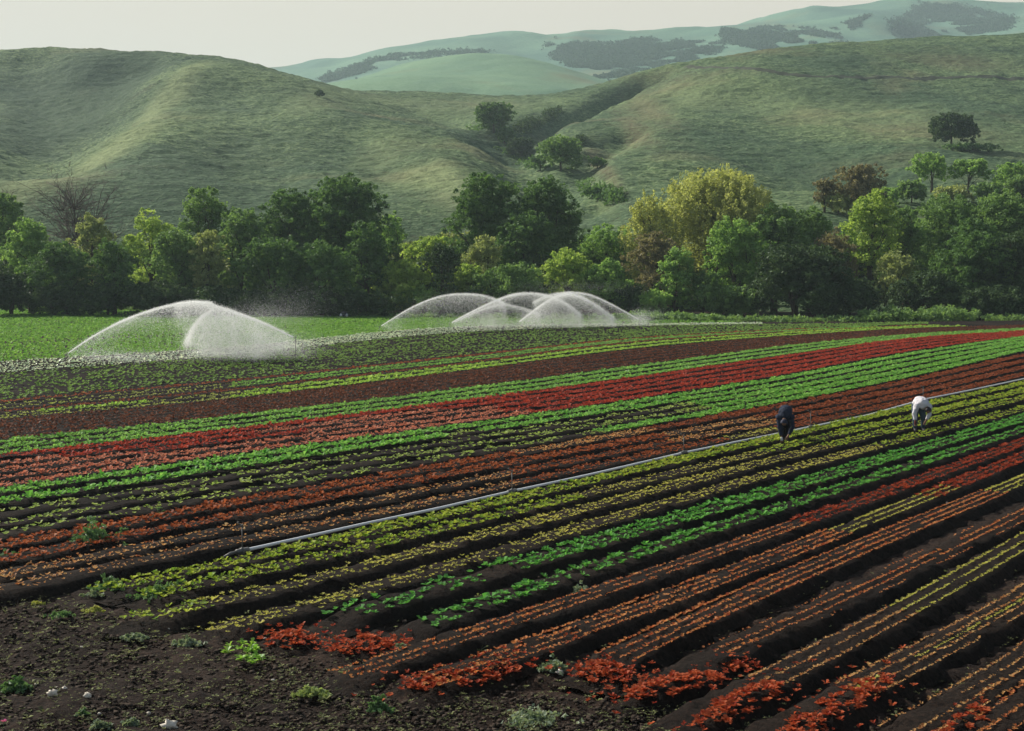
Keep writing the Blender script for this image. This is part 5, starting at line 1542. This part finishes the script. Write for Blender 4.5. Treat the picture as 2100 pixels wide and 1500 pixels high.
# stones and scraps
def stone(x, y, rpx, label, mat=M_STONE, flat=.7, seed=0, name='stone', cat='stone'):
    g = to_ground(x, y, .05); r = rpx / F * g[1]
    V, Q, _ = blob((0, 0, 0), (r * random.uniform(.9, 1.3), r * .8, r * flat), seed or int(x), 7, .45)
    V = V * (1 + .28 * rng.standard_normal((len(V), 1)).clip(-1.5, 1.5)) if rpx > 4 else V
    o = mesh_obj(name, V, Q, mat, smooth=False); o.location = (g[0], g[1], .04 + r * flat * .5); tag(o, label, cat)
M_SCRAP = plain_mat('pale_scrap', (.80, .72, .60), .8, .2, nscale=20)
for a in ((108, 1424, 9, 'larger pale scrap in the group at lower left'), (132, 1413, 6, 'upper right pale scrap in the group at lower left'), (115, 1412, 5, 'small pale scrap in the middle of the group at lower left'),
          (178, 1428, 8, 'long pale scrap right of the group at lower left'), (74, 1404, 3.5, 'white pebble left of the pale scraps'), (350, 1490, 13, 'biggest pale stone at the bottom left edge'),
          (305, 1463, 4.5, 'pale pebble above left of the biggest stone'), (204, 1463, 3, 'tiny white pebble at bottom left'), (345, 1290, 3.2, 'white pebble below the yellow seedling bed at left'),
          (168, 1327, 3.2, 'white pebble alone on bare soil at left'), (605, 1217, 3.2, 'white pebble between two yellow seedling beds'), (543, 1309, 3, 'white pebble among the green plants'),
          (560, 1395, 3.5, 'pale pebble left of the loose weed patch'), (1940, 1033, 4.5, 'white stone between beds at right'), (1588, 1177, 3.8, 'white stone in the furrow right of centre'),
          (1558, 1203, 2.8, 'smaller pale stone left below the furrow stone'), (1530, 1356, 5, 'yellowish white stone at the end of the small red clump'), (1005, 1077, 2.6, 'white pebble in the furrow below the pipe'),
          (1597, 903, 3.0, 'white scrap beside the boots of the dark picker'), (408, 926, 3.4, 'white scrap in the salmon rows'), (908, 850, 2.6, 'white scrap at the end of the red rows'),
          (2093, 796, 4.2, 'cream coloured stone under the pipe at right edge'), (1567, 935, 2.2, 'white pebble below the dark picker'), (1148, 1380, 6, 'cream stone in the silvery weed'),
          (1118, 1478, 5, 'cream stone at the bottom centre')):
    stone(a[0], a[1], a[2], a[3], M_SCRAP if 'scrap' in a[3] else M_STONE, name='scrap' if 'scrap' in a[3] else 'stone', cat='scrap' if 'scrap' in a[3] else 'stone')

# clods, litter and tiny weeds: past counting
def clods():
    n = 16000
    x = rng.uniform(-60, 2160, n); y = 1180 + 330 * rng.uniform(0, 1, n) ** .8
    lim = np.interp(x, [0, 400, 800, 1300, 1800, 2100], [1215, 1290, 1400, 1440, 1500, 1530])
    k = (y > lim) | (rng.uniform(0, 1, n) < .12)
    g = to_ground(x[k], y[k], .02); m = len(g)
    r = np.minimum(.016 * rng.lognormal(0, .6, m), .04)
    d = rng.standard_normal((m, 8, 3)) * .22
    cube = np.array([[-1, -1, -1], [1, -1, -1], [1, 1, -1], [-1, 1, -1], [-1, -1, 1], [1, -1, 1], [1, 1, 1], [-1, 1, 1]]) * np.array([1, .9, .6]) * .8
    V = g[:, None] + (cube[None] + d) * r[:, None, None]
    f = np.array([[0, 3, 2, 1], [4, 5, 6, 7], [0, 1, 5, 4], [1, 2, 6, 5], [2, 3, 7, 6], [3, 0, 4, 7]])
    Fc = (np.arange(m)[:, None, None] * 8 + f[None]).reshape(-1, 4)
    o = mesh_obj('clods', V.reshape(-1, 3), Fc, plain_mat('clod', (.048, .036, .027), .95, .1, nscale=15, namp=.5)); tag(o, 'dark clods strewn over the bare soil in front', 'clods', None, 'stuff')
clods()
def litter():
    n = 14000
    x = rng.uniform(-60, 2160, n); y = 1150 + 360 * rng.uniform(0, 1, n)
    lim = np.interp(x, [0, 400, 800, 1300, 1800, 2100], [1200, 1290, 1400, 1430, 1500, 1530])
    k = ((y > lim) & (vnoise(x / 45, y / 18, 6) > -.25)) | (rng.uniform(0, 1, n) < .16)
    g = to_ground(x[k], y[k], .06)
    V, T = rosettes(g, .022 * rng.lognormal(0, .45, len(g)), 4, .4, .5)
    o = mesh_obj('weeds', V, np.arange(len(V)).reshape(-1, 4), leaf_mat('litter_leaf', (.05, .06, .028), (.30, .33, .15), .3), tint=T); tag(o, 'tiny weeds and leaf scraps scattered on dark soil', 'weeds', None, 'stuff')
litter()

def fringe():
    G = []
    for (cx, cy, rx, ry, n, an, lab) in CL:
        m = int(rx * 1.4); u = rng.normal(0, rx * .75, m); v = rng.normal(0, ry * .8, m)
        G.append(to_ground(cx + u * math.cos(an) - v * math.sin(an), cy + u * math.sin(an) + v * math.cos(an), .16))
    G = np.concatenate(G); G[:, 2] = .12 + .06 * rng.uniform(0, 1, len(G))
    V, T = rosettes(G, .045 * rng.uniform(.6, 1.5, len(G)), 9, .6, .5)
    o = mesh_obj('lettuce_seedlings', V, np.arange(len(V)).reshape(-1, 4), M_REDHEAD, tint=T); tag(o, 'small red seedlings fringing the clumps at the bed ends', 'seedlings', None, 'stuff')
fringe()

# ------------------------------------------------------------------ haze
def haze():
    m, n, l, out = nt('haze')
    v = n.new('ShaderNodeVolumePrincipled')
    v.inputs['Color'].default_value = (0.64, 0.80, 0.86, 1)
    v.inputs['Density'].default_value = HAZE
    v.inputs['Anisotropy'].default_value = 0.2
    l.new(v.outputs[0], out.inputs['Volume'])
    x0, x1, y0, y1, z0, z1 = -3100, 3100, -3100, 3100, -6, 330
    V = [(x, y, z) for z in (z0, z1) for y in (y0, y1) for x in (x0, x1)]
    Fc = np.array([(0, 2, 3, 1), (4, 5, 7, 6), (0, 1, 5, 4), (2, 6, 7, 3), (0, 4, 6, 2), (1, 3, 7, 5)])
    o = mesh_obj('haze', V, Fc, m); tag(o, 'pale blue air between the hills', 'haze', None, 'stuff')
HAZE = 0.00025
haze()
